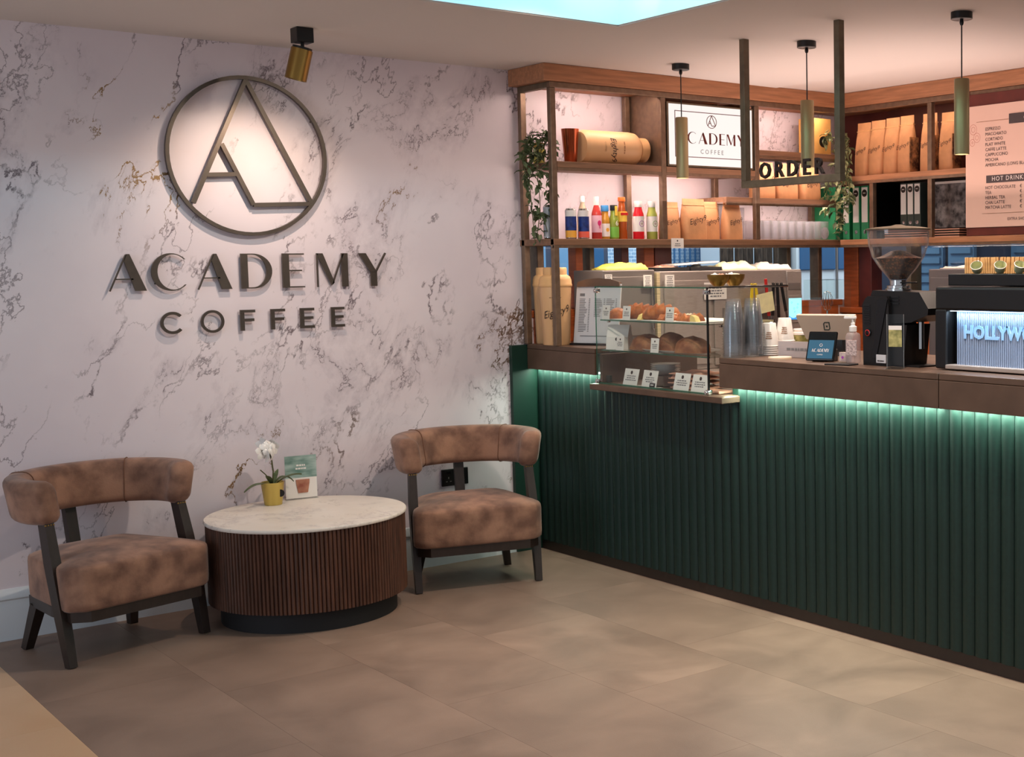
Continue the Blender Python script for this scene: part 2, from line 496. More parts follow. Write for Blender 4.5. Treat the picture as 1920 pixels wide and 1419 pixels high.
# ------------------------------------------------------------------ mesh helpers
class G:
    def __init__(self):
        self.bm = bmesh.new()

    def _tag(self, vs, mx):
        if mx is not None:
            bmesh.ops.transform(self.bm, matrix=mx, verts=vs)

    def box(self, x0, x1, y0, y1, z0, z1, bev=0.0, mx=None, seg=2):
        r = bmesh.ops.create_cube(self.bm, size=1.0)
        vs = r['verts']
        for v in vs:
            v.co = Vector((x0 + (v.co.x + .5) * (x1 - x0), y0 + (v.co.y + .5) * (y1 - y0), z0 + (v.co.z + .5) * (z1 - z0)))
        if mx is not None:
            bmesh.ops.transform(self.bm, matrix=mx, verts=vs)
        if bev > 0:
            es = list({e for v in vs for e in v.link_edges})
            bmesh.ops.bevel(self.bm, geom=es, offset=bev, segments=seg, affect='EDGES', profile=0.5)
        return self

    def loft(self, rings, cap=True, closed=True):
        bm = self.bm
        R_ = [[bm.verts.new(p) for p in ring] for ring in rings]
        n = len(R_[0])
        for a, b in zip(R_[:-1], R_[1:]):
            for i in range(n if closed else n - 1):
                j = (i + 1) % n
                try:
                    bm.faces.new((a[i], a[j], b[j], b[i]))
                except ValueError:
                    pass
        if cap:
            for ring, flip in ((R_[0], True), (R_[-1], False)):
                try:
                    bm.faces.new(list(reversed(ring)) if flip else ring)
                except ValueError:
                    pass
        return self

    def lathe(self, prof, seg=24, c=(0, 0, 0), cap=True, mx=None):
        rings = []
        for r, z in prof:
            ring = [Vector((r * math.cos(2 * PI * i / seg), r * math.sin(2 * PI * i / seg), z)) for i in range(seg)]
            if mx is not None:
                ring = [mx @ p for p in ring]
            rings.append([p + Vector(c) for p in ring])
        return self.loft(rings, cap)

    def cyl(self, p0, p1, r, seg=12, r1=None):
        p0, p1 = Vector(p0), Vector(p1)
        q = (p1 - p0).to_track_quat('Z', 'Y').to_matrix().to_4x4()
        q.translation = p0
        return self.lathe([(r, 0), (r if r1 is None else r1, (p1 - p0).length)], seg, mx=q)

    def tube(self, pts, r, seg=8):
        pts = [Vector(p) for p in pts]
        rings = []
        for i, p in enumerate(pts):
            d = (pts[min(i + 1, len(pts) - 1)] - pts[max(i - 1, 0)]).normalized()
            up_ = Vector((0, 0, 1)) if abs(d.z) < 0.95 else Vector((1, 0, 0))
            a = d.cross(up_).normalized()
            b = a.cross(d)
            rr = r[i] if isinstance(r, (list, tuple)) else r
            rings.append([p + (a * math.cos(2 * PI * k / seg) + b * math.sin(2 * PI * k / seg)) * rr for k in range(seg)])
        return self.loft(rings)

    def beam(self, pts, w, d, side=Vector((1, 0, 0))):
        """square bar along pts, w along side, d along the other axis; w/d may be lists"""
        pts = [Vector(p) for p in pts]
        rings = []
        for i, p in enumerate(pts):
            t = (pts[min(i + 1, len(pts) - 1)] - pts[max(i - 1, 0)]).normalized()
            s = (side - t * side.dot(t)).normalized()
            f = t.cross(s)
            ww = (w[i] if isinstance(w, (list, tuple)) else w) / 2
            dd = (d[i] if isinstance(d, (list, tuple)) else d) / 2
            rings.append([p - s * ww - f * dd, p + s * ww - f * dd, p + s * ww + f * dd, p - s * ww + f * dd])
        return self.loft(rings)

    def prism(self, poly, y0, y1):
        """polygon in (x,z) extruded from y0 to y1 (y0 is the front)"""
        return self.loft([[Vector((x, y1, z)) for x, z in poly], [Vector((x, y0, z)) for x, z in poly]])

    def strip(self, outer, inner, y0, y1):
        bm = self.bm
        of = [bm.verts.new((x, y0, z)) for x, z in outer]
        nf = [bm.verts.new((x, y0, z)) for x, z in inner]
        ob = [bm.verts.new((x, y1, z)) for x, z in outer]
        nb = [bm.verts.new((x, y1, z)) for x, z in inner]
        n = len(of)
        for i in range(n - 1):
            bm.faces.new((of[i], of[i + 1], nf[i + 1], nf[i]))
            bm.faces.new((ob[i + 1], ob[i], nb[i], nb[i + 1]))
            bm.faces.new((of[i + 1], of[i], ob[i], ob[i + 1]))
            bm.faces.new((nf[i], nf[i + 1], nb[i + 1], nb[i]))
        bm.faces.new((of[0], nf[0], nb[0], ob[0]))
        bm.faces.new((nf[-1], of[-1], ob[-1], nb[-1]))
        return self

    def lump(self, w, d, h, seed, n=12, c=(0, 0, 0), rot=0.0, rough=6.0):
        """soft crumpled pad"""
        rot_ = Matrix.Rotation(rot, 3, 'Z')
        rows = []
        top = {}
        bm = self.bm
        for i in range(n + 1):
            for j in range(n + 1):
                u, v = i / n * 2 - 1, j / n * 2 - 1
                e = max(0.0, 1 - max(abs(u), abs(v)) ** 6)
                k = mnoise.noise(Vector((u * rough / 4 + seed, v * rough / 4 - seed, seed * 1.7)))
                k2 = mnoise.noise(Vector((u * rough / 1.6 + seed, v * rough / 1.6, 3.1)))
                z = h * (0.18 + e * (0.45 + 0.6 * k + 0.25 * k2))
                wob = 1 + 0.10 * mnoise.noise(Vector((u * 2, v * 2, seed)))
                p = rot_ @ Vector((u * w / 2 * wob, v * d / 2 * wob, 0))
                top[i, j] = bm.verts.new((p.x + c[0], p.y + c[1], max(0.003, z) + c[2]))
        for i in range(n):
            for j in range(n):
                bm.faces.new((top[i, j], top[i + 1, j], top[i + 1, j + 1], top[i, j + 1]))
        edge = [(i, 0) for i in range(n)] + [(n, j) for j in range(n)] + [(i, n) for i in range(n, 0, -1)] + [(0, j) for j in range(n, 0, -1)]
        low = [bm.verts.new((top[k].co.x, top[k].co.y, c[2])) for k in edge]
        for a in range(len(edge)):
            b = (a + 1) % len(edge)
            bm.faces.new((top[edge[b]], top[edge[a]], low[a], low[b]))
        bm.faces.new(low)
        return self

    def done(self, name, m, parent=None, smooth=None, loc=None, rz=None, rot=None):
        bmesh.ops.recalc_face_normals(self.bm, faces=self.bm.faces)
        me = bpy.data.meshes.new(name)
        self.bm.to_mesh(me)
        self.bm.free()
        me.materials.append(MATS[m] if isinstance(m, str) else m)
        if smooth is not None:
            me.shade_smooth()
            me.set_sharp_from_angle(angle=R(smooth))
        return link(name, me, parent, loc, rz, rot)


def link(name, me, parent=None, loc=None, rz=None, rot=None):
    o = bpy.data.objects.new(name, me)
    COL.objects.link(o)
    if parent:
        o.parent = parent
    if loc is not None:
        o.location = loc
    if rz is not None:
        o.rotation_euler = (0, 0, rz)
    if rot is not None:
        o.rotation_euler = rot
    return o


def tag(o, label, cat, group=None, kind=None):
    o['label'] = label
    o['category'] = cat
    if group:
        o['group'] = group
    if kind:
        o['kind'] = kind
    return o


def thing(name, label, cat, loc=(0, 0, 0), rz=0.0, group=None):
    o = bpy.data.objects.new(name, None)
    o.empty_display_size = 0.05
    COL.objects.link(o)
    o.location = loc
    o.rotation_euler = (0, 0, rz)
    return tag(o, label, cat, group)


def struct(o):
    o['kind'] = 'structure'
    return o


def dup(root, loc, rz, label=None, group=None):
    r = root.copy()
    COL.objects.link(r)
    r.location = loc
    r.rotation_euler = (0, 0, rz)
    if label:
        r['label'] = label
    if group:
        r['group'] = group
    for ch in list(root.children):
        c = ch.copy()
        COL.objects.link(c)
        c.parent = r
        for g in list(ch.children):
            d = g.copy()
            COL.objects.link(d)
            d.parent = c
    return r


TXT = {}


def text(body, size, m, parent=None, loc=(0, 0, 0), rz=0.0, name='lettering', shear=0.0, off=0.0, align='CENTER',
         wrap=None, ext=0.0, tilt=0.0, lines=1.0, spacing=1.0, rx=0.0):
    """flat lettering in the local xz plane facing -y; wrap = radius of the cylinder it is printed on"""
    cu = bpy.data.curves.new('t', 'FONT')
    cu.body = body
    cu.size = size
    cu.align_x = align
    cu.align_y = 'CENTER'
    cu.shear = shear
    cu.offset = off
    cu.resolution_u = 2
    cu.space_line = lines
    cu.space_character = spacing
    cu.extrude = ext
    ob = bpy.data.objects.new('t', cu)
    me = bpy.data.meshes.new_from_object(ob)
    bpy.data.objects.remove(ob)
    bpy.data.curves.remove(cu)
    ct, st = math.cos(tilt), math.sin(tilt)
    for v in me.vertices:
        x, z, d = v.co.x, v.co.y, v.co.z
        x, z = x * ct - z * st, x * st + z * ct
        if wrap:
            v.co = ((wrap) * math.sin(x / wrap), wrap - wrap * math.cos(x / wrap) + d, z)
        else:
            v.co = (x, -d, z)
    me.materials.append(MATS[m])
    return link(name, me, parent, loc, rot=(rx, 0, rz))


def smallprint(rows, w, h, m, parent, loc, rz=0.0, rx=0.0, wrap=None, seed=1):
    """rows of print too small to read: short thin dashes in the local xz plane, facing -y"""
    rn_ = random.Random(seed)
    g = G()
    p = h / rows
    for k in range(rows):
        z = h / 2 - p * (k + .7)
        hw = w / 2 * rn_.uniform(.6, 1)
        x = -hw
        while x < hw - w * .03:
            l = min(rn_.uniform(.07, .2) * w, hw - x)
            if wrap:
                a0, a1 = x / wrap, (x + l) / wrap
                q = [Vector((wrap * math.sin(a), wrap - wrap * math.cos(a), zz)) for a, zz in ((a0, z), (a1, z), (a1, z + p * .5), (a0, z + p * .5))]
                g.bm.faces.new([g.bm.verts.new(v) for v in q])
            else:
                g.bm.faces.new([g.bm.verts.new((a, 0, zz)) for a, zz in ((x, z), (x + l, z), (x + l, z + p * .5), (x, z + p * .5))])
            x += l + w * .035
    o = g.done('small_print', m, parent, None, loc, rot=(rx, 0, rz))
    o['kind'] = 'stuff'
    return o


def arc(cx, cz, rx, rz_, a0, a1, n=28):
    return [(cx + rx * math.cos(R(a0 + (a1 - a0) * i / n)), cz + rz_ * math.sin(R(a0 + (a1 - a0) * i / n))) for i in range(n + 1)]


def bar2(p, q, w):
    dx, dz = q[0] - p[0], q[1] - p[1]
    l = math.hypot(dx, dz)
    nx, nz = -dz / l * w / 2, dx / l * w / 2
    return [(p[0] + nx, p[1] + nz), (p[0] - nx, p[1] - nz), (q[0] - nx, q[1] - nz), (q[0] + nx, q[1] + nz)]


# art-deco capitals, height 1, drawn with polygons and strips: (kind, data)
def deco(ch):
    T = 0.035
    if ch == 'A':
        return 0.95, [('p', [(0.47, 1.0), (0.55, 1.0), (0.95, 0.0), (0.66, 0.0), (0.40, 0.83)]), ('p', bar2((0.46, 0.98), (0.02, 0.0), T)),
                      ('p', bar2((0.17, 0.32), (0.62, 0.32), T))]
    if ch == 'C':
        return 0.98, [('s', arc(0.52, 0.5, 0.52, 0.52, 42, 318), arc(0.58, 0.5, 0.42, 0.485, 46, 314))]
    if ch == 'D':
        return 0.92, [('p', [(0, 0), (0.2, 0), (0.2, 1), (0, 1)]), ('s', arc(0.35, 0.5, 0.57, 0.5, 90, -90), arc(0.35, 0.5, 0.40, 0.465, 90, -90)),
                      ('p', [(0.2, 0.965), (0.36, 0.965), (0.36, 1), (0.2, 1)]), ('p', [(0.2, 0), (0.36, 0), (0.36, 0.035), (0.2, 0.035)])]
    if ch == 'E':
        return 0.62, [('p', [(0, 0), (0.19, 0), (0.19, 1), (0, 1)])] + [('p', [(0.19, z), (w, z), (w, z + 0.04), (0.19, z + 0.04)]) for z, w in ((0.96, 0.62), (0.48, 0.55), (0.0, 0.62))]
    if ch == 'M':
        return 0.96, [('p', [(0.0, 0.0), (0.04, 0.0), (0.04, 1.0), (0.0, 1.0)]), ('p', [(0.0, 1.0), (0.19, 1.0), (0.53, 0.13), (0.44, 0.05)]),
                      ('p', bar2((0.47, 0.08), (0.82, 0.98), T)), ('p', [(0.77, 0), (0.96, 0), (0.96, 1.0), (0.77, 1.0)])]
    if ch == 'Y':
        return 0.86, [('p', [(0.0, 1.0), (0.22, 1.0), (0.55, 0.42), (0.36, 0.42)]), ('p', [(0.36, 0.0), (0.55, 0.0), (0.55, 0.43), (0.36, 0.43)]),
                      ('p', bar2((0.53, 0.44), (0.84, 1.0), T + 0.01))]


def mono(ch):
    S = 0.14
    if ch == 'C':
        return 1.0, [('s', arc(0.5, 0.5, 0.52, 0.52, 42, 318), arc(0.5, 0.5, 0.39, 0.39, 42, 318))]
    if ch == 'O':
        return 1.05, [('s', arc(0.52, 0.5, 0.54, 0.54, 0, 360, 36), arc(0.52, 0.5, 0.42, 0.42, 0, 360, 36))]
    bars = {'F': ((0.87, 0.72), (0.45, 0.66)), 'E': ((0.87, 0.70), (0.45, 0.64), (0.0, 0.70))}[ch]
    return 0.72, [('p', [(0, 0), (0.19, 0), (0.19, 1), (0, 1)])] + [('p', [(0.19, z), (w, z), (w, z + 0.13), (0.19, z + 0.13)]) for z, w in bars]


def draw_letter(g, shapes, x, z, sx, sz, y0, y1):
    for s in shapes:
        if s[0] == 'p':
            g.prism([(x + a * sx, z + b * sz) for a, b in s[1]], y0, y1)
        else:
            g.strip([(x + a * sx, z + b * sz) for a, b in s[1]], [(x + a * sx, z + b * sz) for a, b in s[2]], y0, y1)


def emblem(g, cx, cz, r, y0, y1, t):
    """circle with the letter A and an inner open A, given in units of the circle's radius"""
    g.strip(arc(cx, cz, r, r, 0, 360, 64), arc(cx, cz, r - t, r - t, 0, 360, 64), y0, y1)
    P = lambda a, b: (cx + a * r, cz + b * r)
    ap, lf, rg, ia, ib, ic, id_ = P(0.0, 0.95), P(-0.70, -0.60), P(0.78, -0.58), P(-0.33, 0.14), P(0.03, -0.61), P(-0.52, -0.25), P(-0.16, -0.23)
    w = t * 1.15
    e = (y1 - y0) * .012
    for k, (p, q) in enumerate(((ap, lf), (ap, rg), (ia, ib), (ib, rg), (ic, id_))):
        g.prism(bar2(p, q, w), y0 + e * (k + 1), y1)


def deco_word(g, word, fn, x, z, sx, sz, gap, y0, y1):
    for ch in word:
        w, sh = fn(ch)
        draw_letter(g, sh, x, z, sx, sz, y0, y1)
        x += w * sx + gap
    return x


# ------------------------------------------------------------------ room shell
g = G()
g.box(-6, 0, 0, .12, 0, 2.62)
g.box(0, 2.42, 0, .12, 1.63, 2.62)
g.box(0, 2.42, 0, .12, 0, 1.27)
struct(g.done('wall_back', 'marble'))
g = G()
g.box(2.30, 2.42, -5.5, 0, 1.63, 2.62)
g.box(2.30, 2.42, -5.5, 0, 0, 1.22)
struct(g.done('wall_right', 'red_wood'))

# floor: a slab with large tiles laid on it
fl = struct(G().box(-8, 2.42, -8, .12, -.08, -.0015).done('floor', 'grout'))


def tile_mesh(w, l, m):
    g_ = G().box(.0004, w - .0004, .0004, l - .0004, -.008, 0)
    g_.bm.faces.ensure_lookup_table()
    bmesh.ops.recalc_face_normals(g_.bm, faces=g_.bm.faces)
    me = bpy.data.meshes.new('tile')
    g_.bm.to_mesh(me)
    g_.bm.free()
    me.materials.append(MATS[m])
    return me


TW, TL = 0.51, 1.02
tm = tile_mesh(TW, TL, 'grey_tile')
for i in range(-3, 6):
    x = -1.084 + TW * i
    if x < -2.62:
        continue
    y = -1.44 - TL + (0.42 * TL if i % 2 else 0.0) + TL * 2
    if i % 2 == 0:
        y += 0.1
    while y > -5.6:
        if y < 0.0:
            link('tile', tm, fl, (x, y, 0))
        y -= TL
tc_ = tile_mesh(0.60, 0.60, 'cream_tile')
for i in range(7):
    for j in range(10):
        link('tile', tc_, fl, (-2.614 - .6 * (i + 1), -1.314 + 1.2 - .6 * j, 0))

# ceiling with a raised recess
g = G()
RX, RY = -0.383, -1.413
g.box(-8, 2.42, RY, .12, CEIL, CEIL + .4)
g.box(RX, 2.42, -8, RY, CEIL, CEIL + .4)
struct(g.done('ceiling', 'plaster'))
g = G()
g.box(-8, RX, -8, RY, CEIL + .36, CEIL + .42)
g.box(-8, RX, RY - .012, RY - .001, CEIL + .004, CEIL + .36)
g.box(RX - .012, RX - .001, -8, RY, CEIL + .004, CEIL + .36)
o = struct(g.done('trim_1', 'cove_white'))
# flat drop in the ceiling above the bar
g = G()
g.prism([(-.36, CEIL + .004), (1.42, CEIL + .004), (1.40, CEIL - .014), (-.35, CEIL + .0)], -3.9, -.40)
struct(g.done('trim_2', 'plaster'))

# skirting board
g = G()
prof = [(0, 0), (-.020, 0), (-.020, .135), (-.016, .145), (-.016, .165), (-.022, .172), (-.020, .185), (-.010, .2), (-.006, .21), (0, .212)]
g.loft([[Vector((-6, y, z)) for y, z in prof], [Vector((-.141, y, z)) for y, z in prof]])
struct(g.done('baseboard_left', 'white_paint', smooth=40))

# ------------------------------------------------------------------ windows behind the bar and the street outside
w1 = struct(thing('window_1', 'x', 'x'))
w2 = struct(thing('window_2', 'x', 'x'))
for w in (w1, w2):
    del w['label'], w['category']
G().box(.02, 2.28, .055, .061, 1.27, 1.63).done('pane', 'thin_glass', w1)
for x0, x1, m in ((.06, .10, 'bronze'), (.30, .345, 'orange_wood'), (.39, .42, 'bronze_dark'), (.60, .65, 'red_wood'), (.755, .825, 'orange_wood'), (.83, .95, 'red_wood'), (1.84, 1.87, 'bronze_dark'), (2.105, 2.14, 'bronze')):
    G().box(x0, x1, .02, .10, 1.272, 1.628, .004).done('mullion', m, w1)
G().box(.0, 2.29, -.012, .11, 1.235, 1.272, .004).done('sill', 'orange_wood_h', w1)
G().box(.0, 2.29, .02, .10, 1.612, 1.63, .003).done('head_rail', 'bronze_dark', w1)
G().box(2.355, 2.361, -5.4, -.02, 1.22, 1.63).done('pane', 'thin_glass', w2)
for y0, y1, m in ((-.14, -.01, 'orange_wood'), (-.26, -.15, 'red_wood'), (-.60, -.56, 'bronze_dark'), (-1.66, -1.60, 'bronze_dark'), (-2.7, -2.64, 'bronze_dark')):
    G().box(2.302, 2.40, y0, y1, 1.222, 1.628, .004).done('mullion', m, w2)
G().box(2.27, 2.41, -5.4, .0, 1.185, 1.222, .004).done('sill', 'orange_wood_h', w2)
# orange panelling under the windows
for i in range(8):
    G().box(2.278, 2.30, -.02 - .62 * (i + 1) + .006, -.02 - .62 * i, .92, 1.18, .004).done('panel', 'orange_wood', w2)
for i in range(4):
    G().box(.01 + .56 * i, .01 + .56 * (i + 1) - .006, -.02, 0, .92, 1.235, .004).done('panel', 'orange_wood', w1)

st = struct(G().box(-1.5, 8, .12, 5.5, -.12, -.02).done('ground', 'asphalt'))
st2 = struct(G().box(2.42, 8, -5.5, .12, -.12, -.02).done('pavement', 'asphalt'))
fac = thing('street_building', 'pale blue brick house front with thin railings seen through the back window', 'building', (0, 2.9, 0))
G().box(2.45, 8.0, 0, .2, 0, 3.4).done('wall', 'brick', fac)
for k in range(14):
    x = 2.95 + k * .055
    G().box(x, x + .012, -.10, -.088, .8, 2.6).done('bar', 'car_glass', fac)
G().box(-1.2, 2.45, -.02, .2, 0, 3.4).done('wall', 'dark_wall', fac)
for x0, x1, m in ((1.55, 1.86, 'shutter'), (1.93, 2.12, 'shutter'), (2.2, 2.4, 'car_glass'), (1.2, 1.5, 'car_glass')):
    G().box(x0, x1, -.04, -.02, .9, 2.4, .004).done('window', m, fac)
bam = thing('bamboo_screen', 'dark brown bamboo cane screen outside behind the back window', 'screen', (2.62, 1.55, 0))
for i in range(11):
    G().lathe([(.034, 0), (.032, 2.4)], 8, c=(-.04 + i * .064, .02 * math.sin(i * 2.1), 0)).done('cane', 'bamboo', bam)
van = thing('white_van', 'white van parked in the street at the right end of the back window', 'van', (3.26, 1.5, 0))
g = G()
g.prism([(0, .35), (3.2, .35), (3.2, 1.95), (.06, 1.95), (0, 1.85)], 0, 1.2)
g.done('body', 'van_white', van)
for x0, x1 in ((.03, .235), (.26, .41), (.44, .9)):
    G().box(x0, x1, -.012, 0, 1.45, 1.80, .006).done('window', 'car_glass', van)
G().box(.42, .435, -.014, 0, .5, 1.80).done('door_seam', 'steel_dark', van)
G().box(.20, .235, -.03, 0, 1.33, 1.35, .005).done('handle', 'black', van)
for x in (.55, 2.5):
    G().cyl((x, -.02, .33), (x, .15, .33), .33, 24).done('wheel', 'black', van)
house = thing('shuttered_house', 'dark blue house front with pale blue shutters seen through the right window', 'building', (3.3, 0, 0))
G().box(0, .2, -5.4, .66, 0, 3.0).done('wall', 'dark_wall', house)
for k, (y0, y1) in enumerate(((.0, .28), (-.28, -.05), (-.95, -.60), (-1.5, -1.15))):
    g = G()
    g.box(-.03, 0, y0, y1, 1.2, 2.3)
    for q in range(16):
        g.box(-.045, -.03, y0 + .02, y1 - .02, 1.23 + q * .066, 1.27 + q * .066)
    g.done('shutter', 'shutter', house)

# ------------------------------------------------------------------ the wall sign
LY0, LY1 = -.038, -.028
g = G()
emblem(g, -1.445, 2.016, .357, -.032, -.012, .016)
for a in (30, 150, 270):
    g.cyl((-1.445 + .345 * math.cos(R(a)), -.02, 2.016 + .345 * math.sin(R(a))), (-1.445 + .345 * math.cos(R(a)), .0, 2.016 + .345 * math.sin(R(a))), .005, 8)
tag(g.done('wall_emblem', 'sign_bronze'), 'large bronze ring emblem holding two open letter A shapes on marble wall', 'emblem')
ORD = ['first', 'second', 'third', 'fourth', 'fifth', 'sixth', 'last']
XA = [(-2.053, -1.903), (-1.882, -1.727), (-1.692, -1.543), (-1.501, -1.362), (-1.314, -1.212), (-1.153, -1.002), (-.947, -.808)]
for i, ch in enumerate('ACADEMY'):
    w, sh = deco(ch)
    x0, x1 = XA[i]
    g = G()
    draw_letter(g, sh, 0, 0, (x1 - x0) / w, .158, LY0 + .028, LY1 + .028)
    for zz in (.03, .12):
        px_ = {'A': .72 if zz < .1 else .55, 'C': .12, 'D': .1, 'E': .1, 'M': .86, 'Y': .46 if zz < .1 else .3}[ch] * (x1 - x0) / w
        g.cyl((px_, 0.0, zz), (px_, .012, zz), .004, 6)
    nm = {0: 'first letter A', 2: 'second letter A'}.get(i, 'letter ' + ch)
    tag(g.done('sign_letter', 'sign_bronze', loc=(x0, -.012, 1.421), smooth=30), 'bronze %s, %s in the top word on the marble wall' % (nm, ORD[i]), 'letter', 'letters of the top sign word')
XB = [(-1.853, -1.755), (-1.684, -1.586), (-1.514, -1.447), (-1.377, -1.311), (-1.241, -1.172), (-1.093, -1.026)]
for i, ch in enumerate('COFFEE'):
    w, sh = mono(ch)
    x0, x1 = XB[i]
    g = G()
    draw_letter(g, sh, 0, 0, (x1 - x0) / w, .094, LY0 + .028, LY1 + .028)
    px_ = {'C': .06, 'O': .06, 'F': .09, 'E': .09}[ch] * (x1 - x0) / w
    g.cyl((px_, 0, .045), (px_, .012, .045), .004, 6)
    nm = {2: 'first letter F', 3: 'second letter F', 4: 'first letter E', 5: 'last letter E'}.get(i, 'letter ' + ch)
    tag(g.done('sign_letter', 'sign_bronze', loc=(x0, -.012, 1.231), smooth=30), 'small bronze %s, %s in the lower word on marble wall' % (nm, (ORD[:5] + ['last'])[i]), 'letter', 'letters of the lower sign word')

# spotlight above the sign
sp = thing('wall_spotlight', 'brass and black ceiling spotlight above the round emblem', 'spotlight', (-1.394, -.55, CEIL))
G().box(-.036, .036, -.036, .036, -.062, 0, .003).done('mount', 'black', sp)
G().cyl((0, 0, -.062), (0, 0, -.085), .008, 8).done('joint', 'black', sp)
ax = Vector((-.20, .16, -1)).normalized()
p0 = Vector((0, 0, -.078))
g = G()
g.cyl(p0, p0 + ax * .012, .040, 24)
g.done('cap', 'black', sp, 40)
g = G()
q = ax.to_track_quat('Z', 'Y').to_matrix().to_4x4()
q.translation = p0 + ax * .010
g.lathe([(.044, 0), (.0445, .13), (.040, .13), (.038, .10), (.0, .10)], 28, mx=q, cap=False)
g.done('barrel', 'brass', sp, 40)
q2 = q.copy()
q2.translation = p0 + ax * .105
G().lathe([(.037, 0), (.037, .003)], 20, mx=q2).done('lens', 'lamp_glow', sp)
tip = Vector((-1.394, -.55, CEIL)) + p0 + ax * .15
spot('spotlight_beam', tip, tip + Vector((-.05, .50, -.72)), 22, (1.0, 0.76, 0.58), 108, 1.0, 0.014)

# ------------------------------------------------------------------ counter
YE = -3.75
ct = thing('bar_counter', 'dark green fluted bar counter with dark plinth along its foot', 'counter', (0, -.03, 0))
g = G()
g.box(.022, .575, YE + .03, 0, .05, .90)
g.box(.024, .575, -.630, 0, .90, 1.072)
g.box(.024, .62, YE + .03, -1.612, .90, 1.072)
g.done('carcass', 'green_panel', ct)
P = .0615


def slat_mesh(top):
    g = G()
    n = 7
    pr = []
    for i in range(n + 1):
        t = i / n
        pr.append((.016 - .016 * math.sin(PI * min(1, t * .92 + .04)) ** .55, t * (P - .002)))
    low = [Vector((x, yy, .052)) for x, yy in pr] + [Vector((.022, P - .002, .052)), Vector((.022, 0, .052))]
    g.loft([low, [Vector((p.x, p.y, top)) for p in low]])
    o = g.done('slat', 'green_slat', None, 35)
    me = o.data
    bpy.data.objects.remove(o)
    return me


tall, short = slat_mesh(.966), slat_mesh(.902)
for k in range(60):
    y = -.002 - P * (k + 1)
    link('slat', short if -1.69 < y and y + P < -.665 else tall, ct, (0, y, 0))
G().box(.012, .57, YE + .03, 0, 0, .05).done('plinth', 'plinth', ct)
ep = thing('end_panel', 'flat dark green panel on the marble wall at the counter end', 'panel', (0, 0, 0))
G().box(-.14, .02, -.029, -.001, 0, 1.095, .002).done('board', 'green_panel', ep)


def worktop(y0, y1, label, depth=.66):
    t = thing('worktop', label, 'worktop', (0, y0, 0))
    g = G()
    g.box(-.05, depth, y1 - y0, 0, 1.075, 1.10, .003)
    g.done('top', 'worktop', t)
    g = G()
    g.box(-.05, -.028, y1 - y0, 0, .969, 1.074, .002)
    g.done('fascia', 'worktop', t)
    g = G()
    g.box(-.024, -.008, y1 - y0 + .01, -.01, .972, .980)
    g.done('light_strip', 'led_green', t)
    L = y0 - y1 - .03
    area('counter_light', (-.017, (y0 + y1) / 2, .968), (-.002, (y0 + y1) / 2, .70), .012, L, (6.0 if y0 < -1 else 4.0) * L, (0.80, 1.0, 0.82)).rotation_euler = (0, R(-3), 0)
    return t


worktop(-.032, -.665, 'brown metal worktop at the wall under the tan canisters', .585)
worktop(-1.64, -2.922, 'brown metal worktop under the cups and payment terminal')
worktop(-2.926, YE, 'brown metal worktop under the espresso machine')

# back counters (mostly hidden)
bc = thing('back_counter', 'steel topped service counter under the back windows behind the bar', 'counter', (0, 0, 0))
G().box(.60, 2.26, -.62, -.025, .88, .92).done('top', 'steel', bc)
G().box(.72, 2.26, -.58, -.025, 0, .88).done('body', 'steel_dark', bc)
bc = thing('side_counter', 'steel topped service counter along the right wall behind the bar', 'counter', (0, 0, 0))
G().box(1.66, 2.27, YE, -.63, .88, .92).done('top', 'steel', bc)
G().box(1.70, 2.26, YE, -.64, 0, .88).done('body', 'steel_dark', bc)

# ------------------------------------------------------------------ shelving
cz0, cz1 = 2.432, 2.517
su = thing('bar_shelving', 'bronze framed corner shelving with oak canopy over the bar', 'shelving', (0, 0, 0))
g = G()
g.box(-.10, 2.30, -.352, -.003, cz0, cz1, .003)
g.done('canopy', 'oak_x', su)
g = G()
g.box(1.952, 2.297, YE, -.352, cz0, cz1, .003)
g.done('canopy', 'oak_y', su)
T = .032


def frame(x0, x1, y0, y1, z0, z1, m='bronze'):
    G().box(x0, x1, y0, y1, z0, z1, .003).done('frame', m, su)


def post(x, y, z0, z1, m='bronze', t=T):
    G().box(x, x + t, y, y + t, z0, z1, .003).done('post', m, su)


FY = -.335
CP = cz0 - .0302
post(-.058, FY, 1.10, CP)
post(-.058, -.05, 1.10, CP)
frame(-.058, 1.9645, FY, FY + T, cz0 - .03, cz0)
frame(-.058, -.026, FY + T + .0005, -.02, cz0 - .03, cz0, 'bronze_dark')
frame(1.965, 1.997, YE, FY, cz0 - .03, cz0)
frame(1.30, 1.332, FY + T + .0005, -.01, cz0 - .03, cz0)
post(.628, FY, 1.645, CP)
post(1.29, FY, 1.645, CP)
post(1.965, -1.075, 1.645, CP)
for x in (.60, 1.22, 1.99):
    post(x, -.045, 1.645, cz0, 'bronze')
# side sheet of the middle bay
G().box(.640, .652, FY + T, -.02, 2.036, cz0).done('side_sheet', 'bronze', su)


def shelf(x0, x1, y0, y1, z0, z1, m):
    G().box(x0, x1, y0, y1, z0, z1, .003).done('shelf', m, su)


